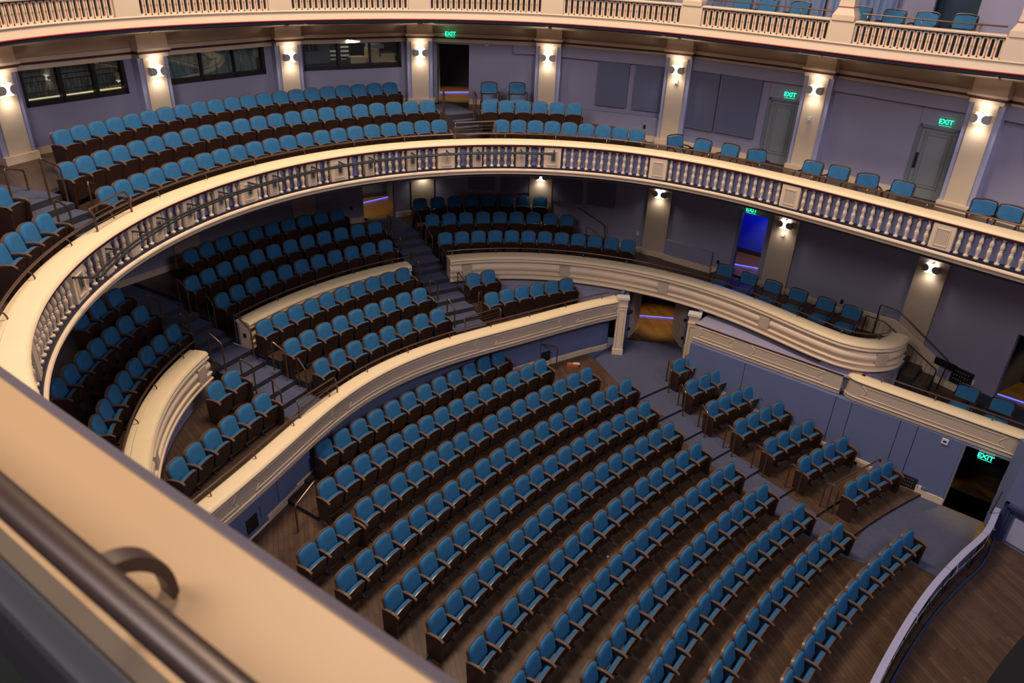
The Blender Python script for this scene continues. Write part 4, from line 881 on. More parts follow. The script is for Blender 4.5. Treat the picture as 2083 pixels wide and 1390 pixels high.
mb = MB(); b.quad(mb, a0-.1, a0, -9.65, -7.35, DFR, -.14, .02); struct(mb.build('trim_60'), 'grey edge of the blue doorway')
sign_at(b, 1529, 428, .15, 'green EXIT sign over the blue dress circle doorway')
h0 = b.hit(1352, 486); h1 = b.hit(1454, 508)
cv = thing('radiator_cover', 'long low periwinkle box with cream base against the dress circle side wall', 'wall box', (*b.p((h0[0]+h1[0])/2, .1), CAMZ-9.65))
mb = MB(); b.quad(mb, .42, h1[0], -9.65, -8.95, BLUEW, .01, .16); mb.build('box_body', cv); mb = MB(); b.quad(mb, .40, h1[0]+.02, -9.65, -9.45, CREAM, .16, .19); b.quad(mb, h1[0], h1[0]+.03, -9.65, -9.45, CREAM, 0, .19); mb.build('base', cv)
lowwall(7, -9.65, (), 'dress circle side wall behind the loose chairs')
b = lowb[8]; a0 = b.hit(2018, 812)[0]; z_ = -8.2
lowwall(8, -10.5, [(a0, a0+1.3, -8.3)], 'side box wall with its dark doorway')
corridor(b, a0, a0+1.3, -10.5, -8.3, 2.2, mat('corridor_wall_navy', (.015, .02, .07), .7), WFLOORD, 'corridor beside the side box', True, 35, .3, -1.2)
# ------------------------------------------------------------------ tip-up theatre seats
def outline_back(w, z0, z1, sh=.05, k=7):
    """rounded-top back: half width w, bottom z0, crown z1"""
    pts = [(-w*.97, z0), (w*.97, z0), (w, z0+.10), (w*.985, z1-.115)]
    for i in range(k+1):
        y = w*.93*(1-i/k); r = .035*max(0, (y/w-.72)/.28)**1.6; pts.append((y, z1-.06*(y/w)**2-r))
    L = [(-y, z) for y, z in pts[3:-1]][::-1]
    return pts+L+[(-w, z0+.10)]
def make_seat():
    th = thing('theatre_seat', 'seat', 'seat')
    lean = Matrix.Translation((0, 0, .42)) @ Matrix.Rotation(math.radians(-13), 4, 'Y') @ Matrix.Translation((-.0, 0, -.42))
    lean = Matrix.Translation((.105, 0, 0)) @ lean
    mb = MB(); o = outline_back(.246, .36, .908); mb.slab(o, -.03, .022, WOODM); mb.xf(lean); bk = mb.build('backrest', th, 30, local=True)
    mb = MB(); o1 = outline_back(.232, .38, .893); o2 = outline_back(.216, .40, .876); n = len(o1)
    mb.v = [(.022, y, z) for y, z in o1]+[(.05, y, z) for y, z in o1]+[(.066, y*.99, z) for y, z in o2]+[(.074, y*.72, .63+(z-.63)*.72) for y, z in o2]; mb.mats = [VEL]
    for r in range(3):
        for i in range(n): mb.f.append([r*n+i, r*n+(i+1) % n, (r+1)*n+(i+1) % n, (r+1)*n+i]); mb.mi.append(0)
    mb.f.append([3*n+i for i in range(n)]); mb.mi.append(0); mb.xf(lean); c = mb.build('cushion', None, 50, local=True); c.parent = bk
    # seat pan, tipped up: hinge low, upholstery towards the back, walnut shell towards the stage
    tip = Matrix.Translation((.185, 0, .16)) @ Matrix.Rotation(math.radians(11), 4, 'Y')
    sh = [(-.19, .0), (-.15, -.03), (.15, -.03), (.19, .0), (.232, .10), (.236, .38), (.225, .435), (.12, .462), (0, .47), (-.12, .462), (-.225, .435), (-.236, .38), (-.232, .10)]
    mb = MB(); mb.slab(sh, .062, .085, WOODM, WOODD); mb.xf(tip); sp_ = mb.build('seat', th, 30, local=True)
    mb = MB(); so = [(y*.96, z*.985) for y, z in sh]; mb.slab([(y*.93, z*.96) for y, z in sh], -.005, .012, VELD); mb.slab(so, .012, .062, VELD); mb.xf(tip); c = mb.build('seat_cushion', None, 50, local=True); c.parent = sp_
    return th
def arm_mb(y):
    mb = MB(); A = [(.02, .600), (.12, .628), (.26, .636), (.36, .620), (.43, .575)]
    w = .026; v = []
    for x, z in A: v += [(x, y-w, z), (x, y+w, z), (x, y+w, z-.028), (x, y-w, z-.028)]
    mb.v = v; mb.mats = [WOODM]
    for i in range(len(A)-1):
        for q in range(4): r = (q+1) % 4; mb.f.append([i*4+q, i*4+r, i*4+4+r, i*4+4+q]); mb.mi.append(0)
    mb.f += [[3, 2, 1, 0], [len(v)-4, len(v)-3, len(v)-2, len(v)-1]]; mb.mi += [0, 0]; return mb
def std_mb(y):
    mb = MB(); mb.slab([(0, 0)], 0, 0, FOOT) if False else None
    P = [(.07, .59), (.33, .60), (.33, .52), (.24, .30), (.20, .05), (.29, .03), (.29, .0), (.04, .0), (.04, .03), (.12, .06), (.12, .30), (.07, .45)]
    mb.v = [(x, y-.018, z) for x, z in P]+[(x, y+.018, z) for x, z in P]; n = len(P); mb.mats = [FOOT]
    mb.f = [list(range(n)), list(range(2*n-1, n-1, -1))]+[[i, (i+1) % n, n+(i+1) % n, n+i] for i in range(n)]; mb.mi = [0]*(n+2); return mb
def panel_mb(y):
    P = [(.03, .60), (.36, .615), (.41, .57), (.38, .0), (.06, .0)]; mb = MB(); n = len(P)
    mb.v = [(x, y-.02, z) for x, z in P]+[(x, y+.02, z) for x, z in P]; mb.mats = [WOODD]
    mb.f = [list(range(n)), list(range(2*n-1, n-1, -1))]+[[i, (i+1) % n, n+(i+1) % n, n+i] for i in range(n)]; mb.mi = [0]*(n+2); return mb
proto = make_seat(); HW = .268
PARTS = {}
for key, y in (('L', HW), ('R', -HW)):
    a = arm_mb(y).build('armrest', None, 30, local=True); s_ = std_mb(y).build('standard', None, local=True); p_ = panel_mb(y+(.006 if y > 0 else -.006)).build('end_panel', None, local=True)
    PARTS[key] = (a.data, s_.data, p_.data)
    for q in (a, s_, p_): bpy.data.objects.remove(q)
def addpart(name, me, par):
    o = bpy.data.objects.new(name, me); COL.objects.link(o); o.parent = par
ORD = ['', 'first', 'second', 'third', 'fourth', 'fifth', 'sixth', 'seventh', 'eighth', 'ninth', 'tenth', 'eleventh', 'twelfth', 'thirteenth', 'fourteenth', 'fifteenth', 'sixteenth', 'seventeenth', 'eighteenth', 'nineteenth', 'twentieth', 'twenty-first', 'twenty-second']
RN = dict(R12='the front stalls row', R11='the second stalls row from the front', R10='the third stalls row from the front', R9='the fourth stalls row from the front', R8='the fifth stalls row from the front', R7='the sixth stalls row from the front', R6='the seventh stalls row from the front', R5='the eighth stalls row from the front', R4='the ninth stalls row from the front',
          R3='the third stalls row from the back', R3b='the short stalls row of three at the left', R2='the second stalls row from the back', R1='the rearmost stalls row',
          S4='the two-seat side row by the entrance', S5='the three-seat side row', S6='the first four-seat side row from the entrance', S7='the second four-seat side row from the entrance', S8='the third four-seat side row', S9='the side row next to the frontmost one', S10='the frontmost side row',
          D1='the left front dress circle row', D2='the left middle dress circle row', D3='the left back dress circle row', D1r='the central front dress circle row', D2r='the central middle dress circle row', D3r='the central back dress circle row', D1l='the far left front dress circle row', D2l='the far left middle dress circle row', D3l='the far left back dress circle row',
          LA='the row against the dress circle wall', LB='the middle row below the dress circle wall', LC='the row behind the low cream wall', LBr='the pair of seats below the sweeping wall', LCr='the six-seat row by the sweeping wall', LBl='the lower left pair of seats', LCl='the lower left row of six',
          M1='the front mezzanine row', M2='the middle mezzanine row', M3='the back mezzanine row', M1r='the front mezzanine row right of the aisle', M2r='the middle mezzanine row right of the aisle', M1l='the far left front mezzanine row', M2l='the far left middle mezzanine row')
allseats = []
for k, ps in ROWP.items():
    for i, (x, y, a) in enumerate(ps): allseats.append((math.dist((x, y, CAMZ+RZ[k]+.5), tuple(CAM)), k, i, x, y, a))
allseats.sort(); near = set((s_[1], s_[2]) for s_ in allseats[:300])
first = True; STUFF = MB(); tmpl = []
def collect(o, M_, out):
    M2 = M_ @ o.matrix_basis
    if o.type == 'MESH': out.append((M2, o.data))
    for c in o.children: collect(c, M2, out)
collect(proto, Matrix(), tmpl)
for k, ps in ROWP.items():
    n = len(ps)
    for i, (x, y, a) in enumerate(ps):
        # facing: the row's left end as the audience sees it comes last in ps
        right_end = i == 0; left_end = i == n-1
        z = CAMZ+RZ[k]+(.010 if k[0] != 'R' else 0.0)
        extras = []
        extras.append(('armrest', 'L', 0)); extras.append(('end_panel', 'L', 2) if left_end else ('standard', 'L', 1))
        if right_end: extras += [('armrest', 'R', 0), ('end_panel', 'R', 2)]
        if k == 'S10' and i == 1: extras += []
        if (k, i) in near:
            th = dup(proto)
            th.location = (x, y, z); th.rotation_euler = (0, 0, a)
            th['label'] = 'blue tip-up seat, %s from left in %s' % (ORD[i+1], RN[k]); th['category'] = 'seat'; th['group'] = 'seats of '+RN[k]
            todo = list(extras)
            for nm, sd, q in todo: addpart(nm, PARTS[sd][q], th)
        else:
            B = Matrix.Translation((x, y, z)) @ Matrix.Rotation(a, 4, 'Z')
            for M2, me in tmpl+[(Matrix(), PARTS[sd][q]) for nm, sd, q in extras]:
                T = B @ M2; base = len(STUFF.v); STUFF.v += [tuple(T @ v.co) for v in me.vertices]
                mm = [STUFF._m(m_) for m_ in me.materials]
                for p in me.polygons: STUFF.f.append([base+v for v in p.vertices]); STUFF.mi.append(mm[p.material_index])
for c in list(proto.children):
    for g in list(c.children): bpy.data.objects.remove(g)
    bpy.data.objects.remove(c)
bpy.data.objects.remove(proto)
if STUFF.v: tag(STUFF.build('theatre_seat', None, 30, local=True), 'remaining tipped-up blue velvet seats of the mezzanine and far dress circle rows', 'seat', None, 'stuff')
# ------------------------------------------------------------------ stalls walls, entrance, exit
mb = MB(); mb.sweep(CL.cut(0, CL.L), [(-.45, zl-.58), (-.45, -12.6), (-.60, -12.6), (-.60, zl-.58)], BLUED); struct(mb.build('wall_back'), 'deep blue curved wall behind the stalls')
tS0 = CL.near((-2.6, -3.6)); tS1 = CL.near((-2.9, -2.55)); tS2 = CL.near(at(1082, 738, -11.7)); 
mb = MB()
for a, b_, z in ((.2, tS0, -12.0), (tS0, tS1, -11.86), (tS1, CL.near((-3.3, -1.6)), -11.80), (CL.near((-3.3, -1.6)), CL.near((-2.75, 4.6)), -11.66), (CL.near((-2.75, 4.6)), CL.near((-2.3, 5.6)), -11.74), (CL.near((-2.3, 5.6)), CL.L, -11.82)):
    mb.sweep(CL.cut(a, b_), [(-.46, z), (-.46, z+.19), (-.42, z+.17), (-.42, z)], CREAM)
struct(mb.build('baseboard_back'), 'stepped cream baseboard of the curved stalls wall')
for x in (1070, 1212, 700, 556):
    t = CL.near(at(x, {1070: 690, 1212: 660, 700: 900, 556: 990}[x], -11.2)); mb = MB(); mb.prism(CL.cut(t, t+.012, -.444)+CL.cut(t+.012, t, -.46), -11.6, zl-.60, NAVY); struct(mb.build('trim_%d' % (70+x % 7)), 'thin joint in the blue stalls wall')
SW = Line((.98, 8.29), (11.5, 8.24))     # side wall of the stalls
xe0, xe1 = SW.hit(1917.4, 1028)[0], SW.hit(1984, 1058)[0]; xe1 = xe0+1.0
mb = MB(); holes(mb, SW, 0, SW.L, -12.6, zl-.60, [(xe0, xe1, -12.46, -10.58)], BLUED, .16)
struct(mb.build('wall_side'), 'deep blue straight wall beside the stalls with the exit opening')
mb = MB(); SW.quad(mb, 0.1, 1.35, -11.9, -11.72, CREAM, 0, .03)
for x0, x1, z in ((1.35, 2.6, -12.06), (2.6, 3.7, -12.14), (3.7, 4.7, -12.22), (4.7, 5.6, -12.30), (5.6, 6.5, -12.38), (6.5, xe0-.02, -12.46)): SW.quad(mb, x0-.4, x1, z, z+.19, CREAM, 0, .03)
struct(mb.build('baseboard_side'), 'stepped cream baseboard of the stalls side wall')
for px, py in ((1702, 804), (1734, 818), (1833, 855), (1868.5, 866.6), (1518, 731)):
    t = SW.hit(px, py)[0]; mb = MB(); SW.quad(mb, t, t+.014, -12.2, zl-.60, NAVY, 0, .004); struct(mb.build('trim_80'), 'thin joint in the blue side wall')
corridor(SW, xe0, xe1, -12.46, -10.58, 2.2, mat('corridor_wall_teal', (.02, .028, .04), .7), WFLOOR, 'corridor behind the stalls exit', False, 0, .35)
p = SW.p((xe0+xe1)/2, -.9); q = SW.p((xe0+xe1)/2, -.45); spot((p[0], p[1], CAMZ-10.6), (q[0], q[1], CAMZ-12.46), 420, (1, .66, .10), 75, .6)
dr = thing('door_4', 'open stalls exit door with pale edge and black hinges', 'door', (*SW.p(xe1, 0), CAMZ-12.46)); dr['kind'] = 'structure'
mb = MB(); SW.quad(mb, xe1-.05, xe1, -12.46, -10.62, LOBE, -.9, -.02); mb.build('door_leaf', dr)
mb = MB(); SW.quad(mb, xe0-.05, xe0, -12.46, -10.58, DFR, -.14, .02); SW.quad(mb, xe1, xe1+.05, -12.46, -10.58, DFR, -.14, .02); mb.build('door_frame', dr)
for z in (-10.95, -11.6, -12.25): mb = MB(); SW.quad(mb, xe1-.075, xe1-.05, z, z+.12, BLACK, -.05, .01); mb.build('hinge', dr)
sign_at(SW, 2005, 930, .10, 'green EXIT sign over the stalls exit at the lower right')
# walls and framed recess beyond the exit
W2 = Line((9.62, 7.85), (13.2, 6.7)); mb = MB(); W2.quad(mb, 0, W2.L, -12.6, -9.9, BLUED, -.16, 0); mb.prism([(9.4, 8.24), (9.62, 7.85), (9.75, 7.9), (9.55, 8.4)], -12.6, -9.9, BLUED); struct(mb.build('wall_side'), 'deep blue wall beside the pit')
nc = thing('framed_recess', 'pale blue panel in a stepped dark blue frame low on the pit wall', 'wall panel', (*W2.p(1.1, .05), CAMZ-12.46))
mb = MB(); t0 = W2.hit(2037, 1046)[0]
for g, n_ in ((0, .10), (.08, .07), (.16, .04)):
    for q in ((t0+g, 3.2, -11.45-g, -11.37-g), (t0+g, t0+g+.08, -12.46, -11.37-g)): W2.quad(mb, *q, mat('frame_blue', (.035, .045, .11), .5) if 'frame_blue' not in bpy.data.materials else bpy.data.materials['frame_blue'], 0, n_)
mb.build('frame', nc); mb = MB(); W2.quad(mb, t0+.3, 3.2, -12.36, -11.66, LAV, .0, .02); mb.build('panel', nc)
# entrance
def pilaster(x, y, label, rz):
    th = thing('pilaster', label, 'pilaster', (x, y, CAMZ-11.82), rz); mb = MB(); mb.box((0, 0, .98), (.17, .30, 1.96), CREAM); mb.build('shaft', th, local=True)
    mb = MB(); mb.box((.0, 0, .1), (.21, .34, .2), CREAM); mb.build('base', th, local=True)
    mb = MB(); mb.box((.0, 0, 1.72), (.20, .33, .04), CREAM); mb.box((.0, 0, 1.93), (.20, .33, .05), CREAM); mb.box((.0, 0, 1.995), (.26, .39, .07), WHITE); mb.build('capital', th, local=True)
    mb = MB()
    for q in ((0, -.085, .02, 1.3, 1.0), (0, .085, .02, 1.3, 1.0)): mb.box((.09, q[1], .93), (.015, .012, 1.35), CREAMD)
    mb.box((.09, 0, 1.6), (.015, .18, .012), CREAMD); mb.build('flute', th, local=True)
pilaster(-1.42, 8.22, 'cream pilaster at the left of the stalls entrance, ending the low wall', -.95); pilaster(.78, 8.72, 'cream pilaster at the right of the stalls entrance beside the panelled band', -1.25)
E1 = Line((-1.5, 8.35), (-1.75, 9.25)); E2 = Line((.05, 9.95), (.85, 8.85)); E3 = Line((-1.95, 9.2), (.25, 10.15))
mb = MB(); E1.quad(mb, 0, E1.L, -11.82, -9.72, BLUED, -.1, 0); E2.quad(mb, 0, E2.L, -11.82, -9.72, BLUED, -.1, 0); struct(mb.build('wall_entrance'), 'blue splayed side walls of the stalls entrance')
mb = MB(); holes(mb, E3, -.1, E3.L+.1, -11.82, -9.72, [(.25, 2.05, -11.82, -9.85)], BLUED, .12); struct(mb.build('wall_entrance'), 'blue wall around the double entrance doors')
mb = MB(); E2.quad(mb, 0, E2.L, -11.82, -11.63, CREAM, 0, .03); struct(mb.build('baseboard_side'), 'cream baseboard inside the entrance')
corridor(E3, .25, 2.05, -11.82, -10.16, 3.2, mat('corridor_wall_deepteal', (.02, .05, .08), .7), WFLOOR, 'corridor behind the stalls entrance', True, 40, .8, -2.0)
def leaf(A, B_, label):
    L_ = Line(A, B_); d = thing('entrance_door', label, 'door', (A[0], A[1], CAMZ-11.82)); mb = MB(); L_.quad(mb, 0, L_.L, -11.80, -9.86, CREAMD, -.05, 0); mb.build('door_leaf', d)
    for s_ in (0, -.055):
        for z0, z1 in ((-11.55, -11.0), (-10.85, -10.05)):
            mb = MB()
            for q in ((.15, L_.L-.15, z0, z0+.02), (.15, L_.L-.15, z1-.02, z1), (.15, .17, z0, z1), (L_.L-.17, L_.L-.15, z0, z1)): L_.quad(mb, *q, CREAM, s_-.012+.012*(s_ == 0), s_+.012*(s_ == 0)+.0)
            mb.build('panel_moulding', d)
    for z in (-10.2, -10.85, -11.5): mb = MB(); L_.quad(mb, -.02, .03, z, z+.1, BLACK, -.06, .008); mb.build('hinge', d)
leaf((-1.68, 9.35), (-1.82, 10.2), 'cream panelled door leaf folded open at the left of the entrance')
leaf((-.05, 10.02), (-.72, 10.62), 'cream panelled door leaf standing open at the right of the entrance')
spot((-.75, 8.95, CAMZ-9.76), (-.75, 8.75, CAMZ-11.82), 28, (.85, .9, 1), 75, .7)
# stairs from the dress circle side down to the box
mb = MB()
for k in range(4): mb.prism([(5.6+.36*k, 9.95), (5.98+.36*k, 9.95), (5.98+.36*k, 10.86), (5.6+.36*k, 10.86)], -10.52, -9.82-.17*k, RISER, WFLOORD)
struct(mb.build('floor'), 'dark wooden stairs down to the side box')
mb = MB(); mb.sweep(CD.cut(CD.near((4.6, 8.45)), CD.L), [(-.10, zd-.68), (-.10, -10.5), (-.2, -10.5), (-.2, zd-.68)], BLUEW); mb.prism([(5.6, 9.85), (6.3, 9.85), (6.3, 9.94), (5.6, 9.94)], -10.5, -9.66, BLUEW); struct(mb.build('wall_stair'), 'periwinkle wall curving under the end of the dress circle')
P_ = [(4.7, -9.65), (4.7, -9.1), (5.7, -9.1), (7.25, -9.95), (7.45, -10.5)]
mb = MB(); mb.v = [(x, 10.88, z) for x, z in P_]+[(x, 10.93, z) for x, z in P_]; mb.mats = [CREAM]; mb.f = [[4, 3, 2, 1, 0], [5, 6, 7, 8, 9]]+[[i, (i+1) % 5, 5+(i+1) % 5, 5+i] for i in range(5)]; mb.mi = [0]*7
for k in range(24): mb.box((4.8+.105*k, 10.878, -9.75-.0*k-(0 if 4.8+.105*k < 5.7 else (4.8+.105*k-5.7)*.3)), (.006, .006, 1.0-(0 if 4.8+.105*k < 5.7 else (4.8+.105*k-5.7)*.35)), CREAMD)
struct(mb.build('wall_stair'), 'cream beadboard beside the side stairs')
def railing(name, label, pts, z, r=.021, group=None, m=None):
    """bent tube: pts are (x, y, z) camera-relative"""
    th = thing(name, label, 'handrail', (pts[0][0], pts[0][1], CAMZ+min(p[2] for p in pts)), 0, group); return th
def bent(th, name, pts, r=.021, rad=.07, m=None):
    P = [Vector(p) for p in pts]; out = [P[0]]
    for i in range(1, len(P)-1):
        a = (P[i-1]-P[i]); b_ = (P[i+1]-P[i]); q = min(rad, a.length*.45, b_.length*.45); a.normalize(); b_.normalize(); s0 = P[i]+a*q; s1 = P[i]+b_*q
        for k in range(5): t = k/4; out.append(s0*(1-t)**2+P[i]*2*t*(1-t)+s1*t*t)
    out.append(P[-1]); mb = MB(); mb.tube(out, r, m or BRONZE, 8); return mb.build(name, th, 40)
BL = BLACK
th = thing('stair_railing', 'dark railing on the wall side of the side stairs', 'handrail', (5.4, 10.8, CAMZ-9.65)); bent(th, 'rail', [(5.25, 10.75, -9.65), (5.25, 10.75, -8.72), (5.75, 10.75, -8.75), (7.3, 10.5, -9.62), (7.25, 10.5, -10.5)], .018, .05, BL)
th = thing('stair_railing', 'dark railing with thin bars on the open side of the side stairs', 'handrail', (5.3, 9.95, CAMZ-9.65)); bent(th, 'rail', [(5.1, 10.05, -9.65), (5.1, 10.05, -8.85), (5.6, 10.03, -8.87), (7.15, 9.95, -9.72), (7.12, 9.95, -10.5)], .018, .05, BL)
for k in range(14): mb = MB(); x = 5.2+.14*k; zt = -8.9-max(0, x-5.6)*.55; mb.tube([(x, 10.0, zt), (x, 10.0, zt-.62)], .005, BL, 5); mb.build('bar', th)
bent(th, 'lower_rail', [(6.5, 9.7, -9.75), (7.1, 9.55, -10.12), (7.35, 9.5, -10.5)], .014, .03, BL)
# ------------------------------------------------------------------ bent bronze rails on the aisles
RAILS = [((853.6, 581), -9.82, (835, 511), 'D'), ((891, 625), -10.16, (874, 570), 'D'), ((925, 676), -10.5, (914.5, 613), 'D'), ((914.5, 579), -9.99, (900, 502), 'D'), ((946, 619.6), -10.33, (931, 552), 'D'), ((980, 640), -10.5, (974, 595), 'D'), ((817, 532), -9.65, (812.6, 475), 'D'), ((880, 527), -9.65, (875, 467), 'D'), ((857.5, 493), -9.33, (846.6, 427), 'D'), ((796, 488.6), -9.33, (788, 436), 'D'),
         ((517.5, 727), -9.82, (474, 636.4), 'D'), ((586.4, 770.8), -10.16, (551, 693.5), 'D'), ((626.7, 806), -10.5, (620, 739), 'D'), ((460, 755.7), -9.82, (420, 673.4), 'D'), ((522.5, 802.7), -10.16, (487, 729), 'D'), ((578, 853), -10.5, (558, 777.5), 'D'), ((389.8, 692), -9.65, (366, 636.4), 'D'), ((334, 665), -9.33, (299, 597.8), 'D'), ((441.9, 673.4), -9.65, (421.7, 602.8), 'D'), ((389.8, 641.4), -9.33, (358, 566), 'D'),
         ((140, 413.8), -5.34, (79.5, 320), 'M'), ((68, 420), -5.51, (7, 343), 'M'), ((158, 497.7), -5.85, (107.6, 404), 'M'), ((209, 447), -5.85, (174, 375.8), 'M'), ((903.8, 243), -5.34, (900, 186.5), 'M'), ((967.7, 245), -5.34, (963.7, 184.4), 'M'),
         ((1358.6, 799.8), -11.9, (1361.6, 731), 'S'), ((1387.8, 847), -11.98, (1385.8, 779.6), 'S'), ((1432, 890.5), -12.06, (1428, 822), 'S'), ((1487.6, 929.8), -12.14, (1480.6, 863.3), 'S'), ((1550, 971), -12.22, (1539, 903.6), 'S'), ((1619, 1009), -12.30, (1609.8, 942.5), 'S'), ((1691.5, 1047), -12.38, (1682.4, 980.8), 'S')]
RLAB = ['beside the left end of the parapet stairs', 'beside the middle row right of the left seats', 'at the foot of the central stairs by the front row', 'against the end of the sweeping cream wall', 'beside the pair of seats below the sweeping wall', 'at the left end of the six-seat row', 'left of the central stairs behind the cream wall', 'right of the central stairs beside the front row', 'right of the central stairs beside the middle row', 'left of the central stairs in shadow',
        'over the square socket at the wall end of the left stairs', 'beside the middle row right of the left stairs', 'beside the front row right of the left stairs', 'at the end of the far left cream wall', 'beside the lower left pair of seats', 'at the foot of the left stairs by the row of six', 'left of the left stairs behind the cream wall', 'at the top left of the dim left stairs', 'right of the left stairs beside the front row', 'right of the left stairs beside the dim middle row',
        'beside the leftmost cream column base', 'nearest the left edge of the mezzanine', 'at the lower left mezzanine steps', 'beside the front mezzanine row at the left steps', 'left of the mezzanine doorway steps', 'right of the mezzanine doorway steps',
        'beside the two-seat side row', 'beside the three-seat side row', 'beside the first four-seat side row', 'beside the second four-seat side row', 'beside the third four-seat side row', 'beside the fourth four-seat side row', 'beside the frontmost side row']
for (fb, zf, bt, kd), lb_ in zip(RAILS, RLAB):
    p = at(*fb, zf); zb_ = zf+(.17 if kd in 'DM' else .0); h = .86
    q = at(*bt, zb_+h); dd = q-p; L_ = np.hypot(*dd)
    if L_ > .8: q = p+dd/L_*.62
    if L_ < .25: q = p+np.array([-.3, .0])
    th = thing('aisle_handrail', 'bent bronze aisle rail '+lb_, 'handrail', (p[0], p[1], CAMZ+zf), 0, 'aisle rails')
    bent(th, 'tube', [(p[0], p[1], zf+.01), (p[0], p[1], zf+.78), (q[0], q[1], zb_+h), (q[0], q[1], zb_+.01)], .021, .09)
def gate(b0, b1, z, label, h=.42):
    p, q = at(*b0, z), at(*b1, z); th = thing('guard_rail', label, 'guard rail', (p[0], p[1], CAMZ+z)); n = np.array([q[1]-p[1], p[0]-q[0]]); n = -n/np.hypot(*n)*.07
    bent(th, 'top_rail', [(p[0], p[1], z), (p[0], p[1], z+h*.75), (p[0]+n[0], p[1]+n[1], z+h), (q[0]+n[0], q[1]+n[1], z+h), (q[0], q[1], z+h*.75), (q[0], q[1], z)], .02, .04)
    for k in range(1, 4): mb = MB(); zz = z+h*(.12+.22*k); mb.tube([(p[0], p[1], zz), (q[0], q[1], zz)], .007, BRONZE, 6); mb.build('thin_bar', th)
gate((610.7, 850.5), (686.4, 800), -9.88, 'barred bronze guard rail at the foot of the left dress circle stairs'); gate((946, 676.8), (1018, 654), -9.88, 'barred bronze guard rail at the foot of the central dress circle stairs')
gate((199, 472.6), (268.5, 432.4), -5.02, 'barred bronze guard rail at the left mezzanine stairs'); gate((926.8, 283), (1008.5, 279), -5.02, 'barred bronze guard rail below the mezzanine doorway')
# other rails
def fourpt(name, label, pts, r=.021): th = thing(name, label, 'handrail', (pts[0][0], pts[0][1], CAMZ+pts[0][2])); bent(th, 'tube', pts, r, .09)
a = at(608, 1092, -12.0); b_ = at(648.5, 1037.6, -11.8); fourpt('step_handrail', 'sloping bronze rail on the wooden steps left of the stalls', [(a[0], a[1], -12.0), (a[0], a[1], -11.12), (b_[0], b_[1], -10.92), (b_[0], b_[1], -11.86)])
a = at(1131, 752, -11.82); fourpt('step_handrail', 'square bronze rail at the right end of the second stalls row', [(a[0], a[1], -11.82), (a[0], a[1], -11.02), (a[0]-.5, a[1]-.22, -11.02), (a[0]-.5, a[1]-.22, -11.74)])
a = at(1793, 930, -11.45); b_ = at(1695, 985, -11.50); fourpt('wall_handrail', 'long bronze rail from the side wall behind the frontmost side row', [(a[0], a[1]+.02, -11.62), (a[0], a[1], -11.50), (b_[0], b_[1], -11.52), (b_[0]+.02, b_[1], -12.38)])
for t_, nm in ((.3, 0), (.62, 1)): pass
a = (-5.9, 11.1); fourpt('stair_railing', 'tall bronze rail on the steps by the dress circle fabric panels', [(-5.15, 10.75, -9.2), (-5.15, 10.75, -8.36), (-3.9, 10.75, -8.75), (-3.75, 10.75, -9.6)])
fourpt('stair_railing', 'short bronze rail on the steps right of the middle dress circle row', [(-4.25, 10.2, -9.33), (-4.25, 10.2, -8.75), (-3.6, 10.3, -9.0), (-3.5, 10.3, -9.6)])
# ------------------------------------------------------------------ armchairs
def make_armchair():
    th = thing('armchair', 'chair', 'chair'); W_ = .26
    def bar(mb, a, b_, r): mb.tube([a, b_], r, WOODD, 6)
    mb = MB(); lean = .09
    P = [(.10, -W_, .42), (.03, -W_, .62), (-.03, -W_*.98, .86)]+[(-.04-.01*math.sin(PI*k/8), -W_*.94*math.cos(PI*k/8), .90+.045*math.sin(PI*k/8)) for k in range(0, 9)]+[(-.03, W_*.98, .86), (.03, W_, .62), (.10, W_, .42)]
    mb.tube(P, .019, WOODD, 6); mb.tube([(.045, -W_, .60), (.04, 0, .595), (.045, W_, .60)], .02, WOODD, 6); mb.build('back_frame', th, 40, local=True)
    mb = MB(); o = [(-.235, .62), (.235, .62), (.24, .86)]+[(.235*math.cos(PI*k/8), .875+.045*math.sin(PI*k/8)) for k in range(0, 9)]+[(-.24, .86)]
    mb.slab(o, -.02, .035, VEL); mb.xf(Matrix.Translation((.045, 0, .62)) @ Matrix.Rotation(math.radians(-14), 4, 'Y') @ Matrix.Translation((0, 0, -.62))); mb.build('back_cushion', th, 30, local=True)
    mb = MB(); s_ = [(.09, -.25), (.50, -.27), (.54, -.2), (.55, 0), (.54, .2), (.50, .27), (.09, .25)]; n = len(s_)
    mb.v = [(x, y, .40) for x, y in s_]+[(x, y, .45) for x, y in s_]+[(.3+(x-.3)*.86, y*.86, .475) for x, y in s_]; mb.mats = [VEL]
    for r in range(2):
        for i in range(n): mb.f.append([r*n+i, r*n+(i+1) % n, (r+1)*n+(i+1) % n, (r+1)*n+i]); mb.mi.append(0)
    mb.f.append([2*n+i for i in range(n)]); mb.f.append(list(range(n))[::-1]); mb.mi += [0, 0]; mb.build('seat', th, 40, local=True)
    mb = MB(); mb.prism([(.08, -.265), (.52, -.285), (.56, 0), (.52, .285), (.08, .265)], .345, .398, WOODD); mb.build('seat_frame', th, local=True)
    for sx, x, xt in ((0, .10, .09), (1, .50, .49)):
        for sy in (-1, 1):
            mb = MB(); mb.tube([(x+(-.08 if sx == 0 else .02), sy*.265, 0), (x, sy*.268, .40)]+([(xt, sy*.275, .645)] if sx else []), [.016, .02]+([.018] if sx else []), WOODD, 6); mb.build('leg', th, local=True)
    for sy in (-1, 1): mb = MB(); mb.tube([(.03, sy*.27, .66), (.2, sy*.295, .675), (.38, sy*.295, .67), (.50, sy*.28, .64)], .02, WOODD, 6); mb.build('armrest', th, 40, local=True)
    return th
ac = make_armchair(); HEAD = {}
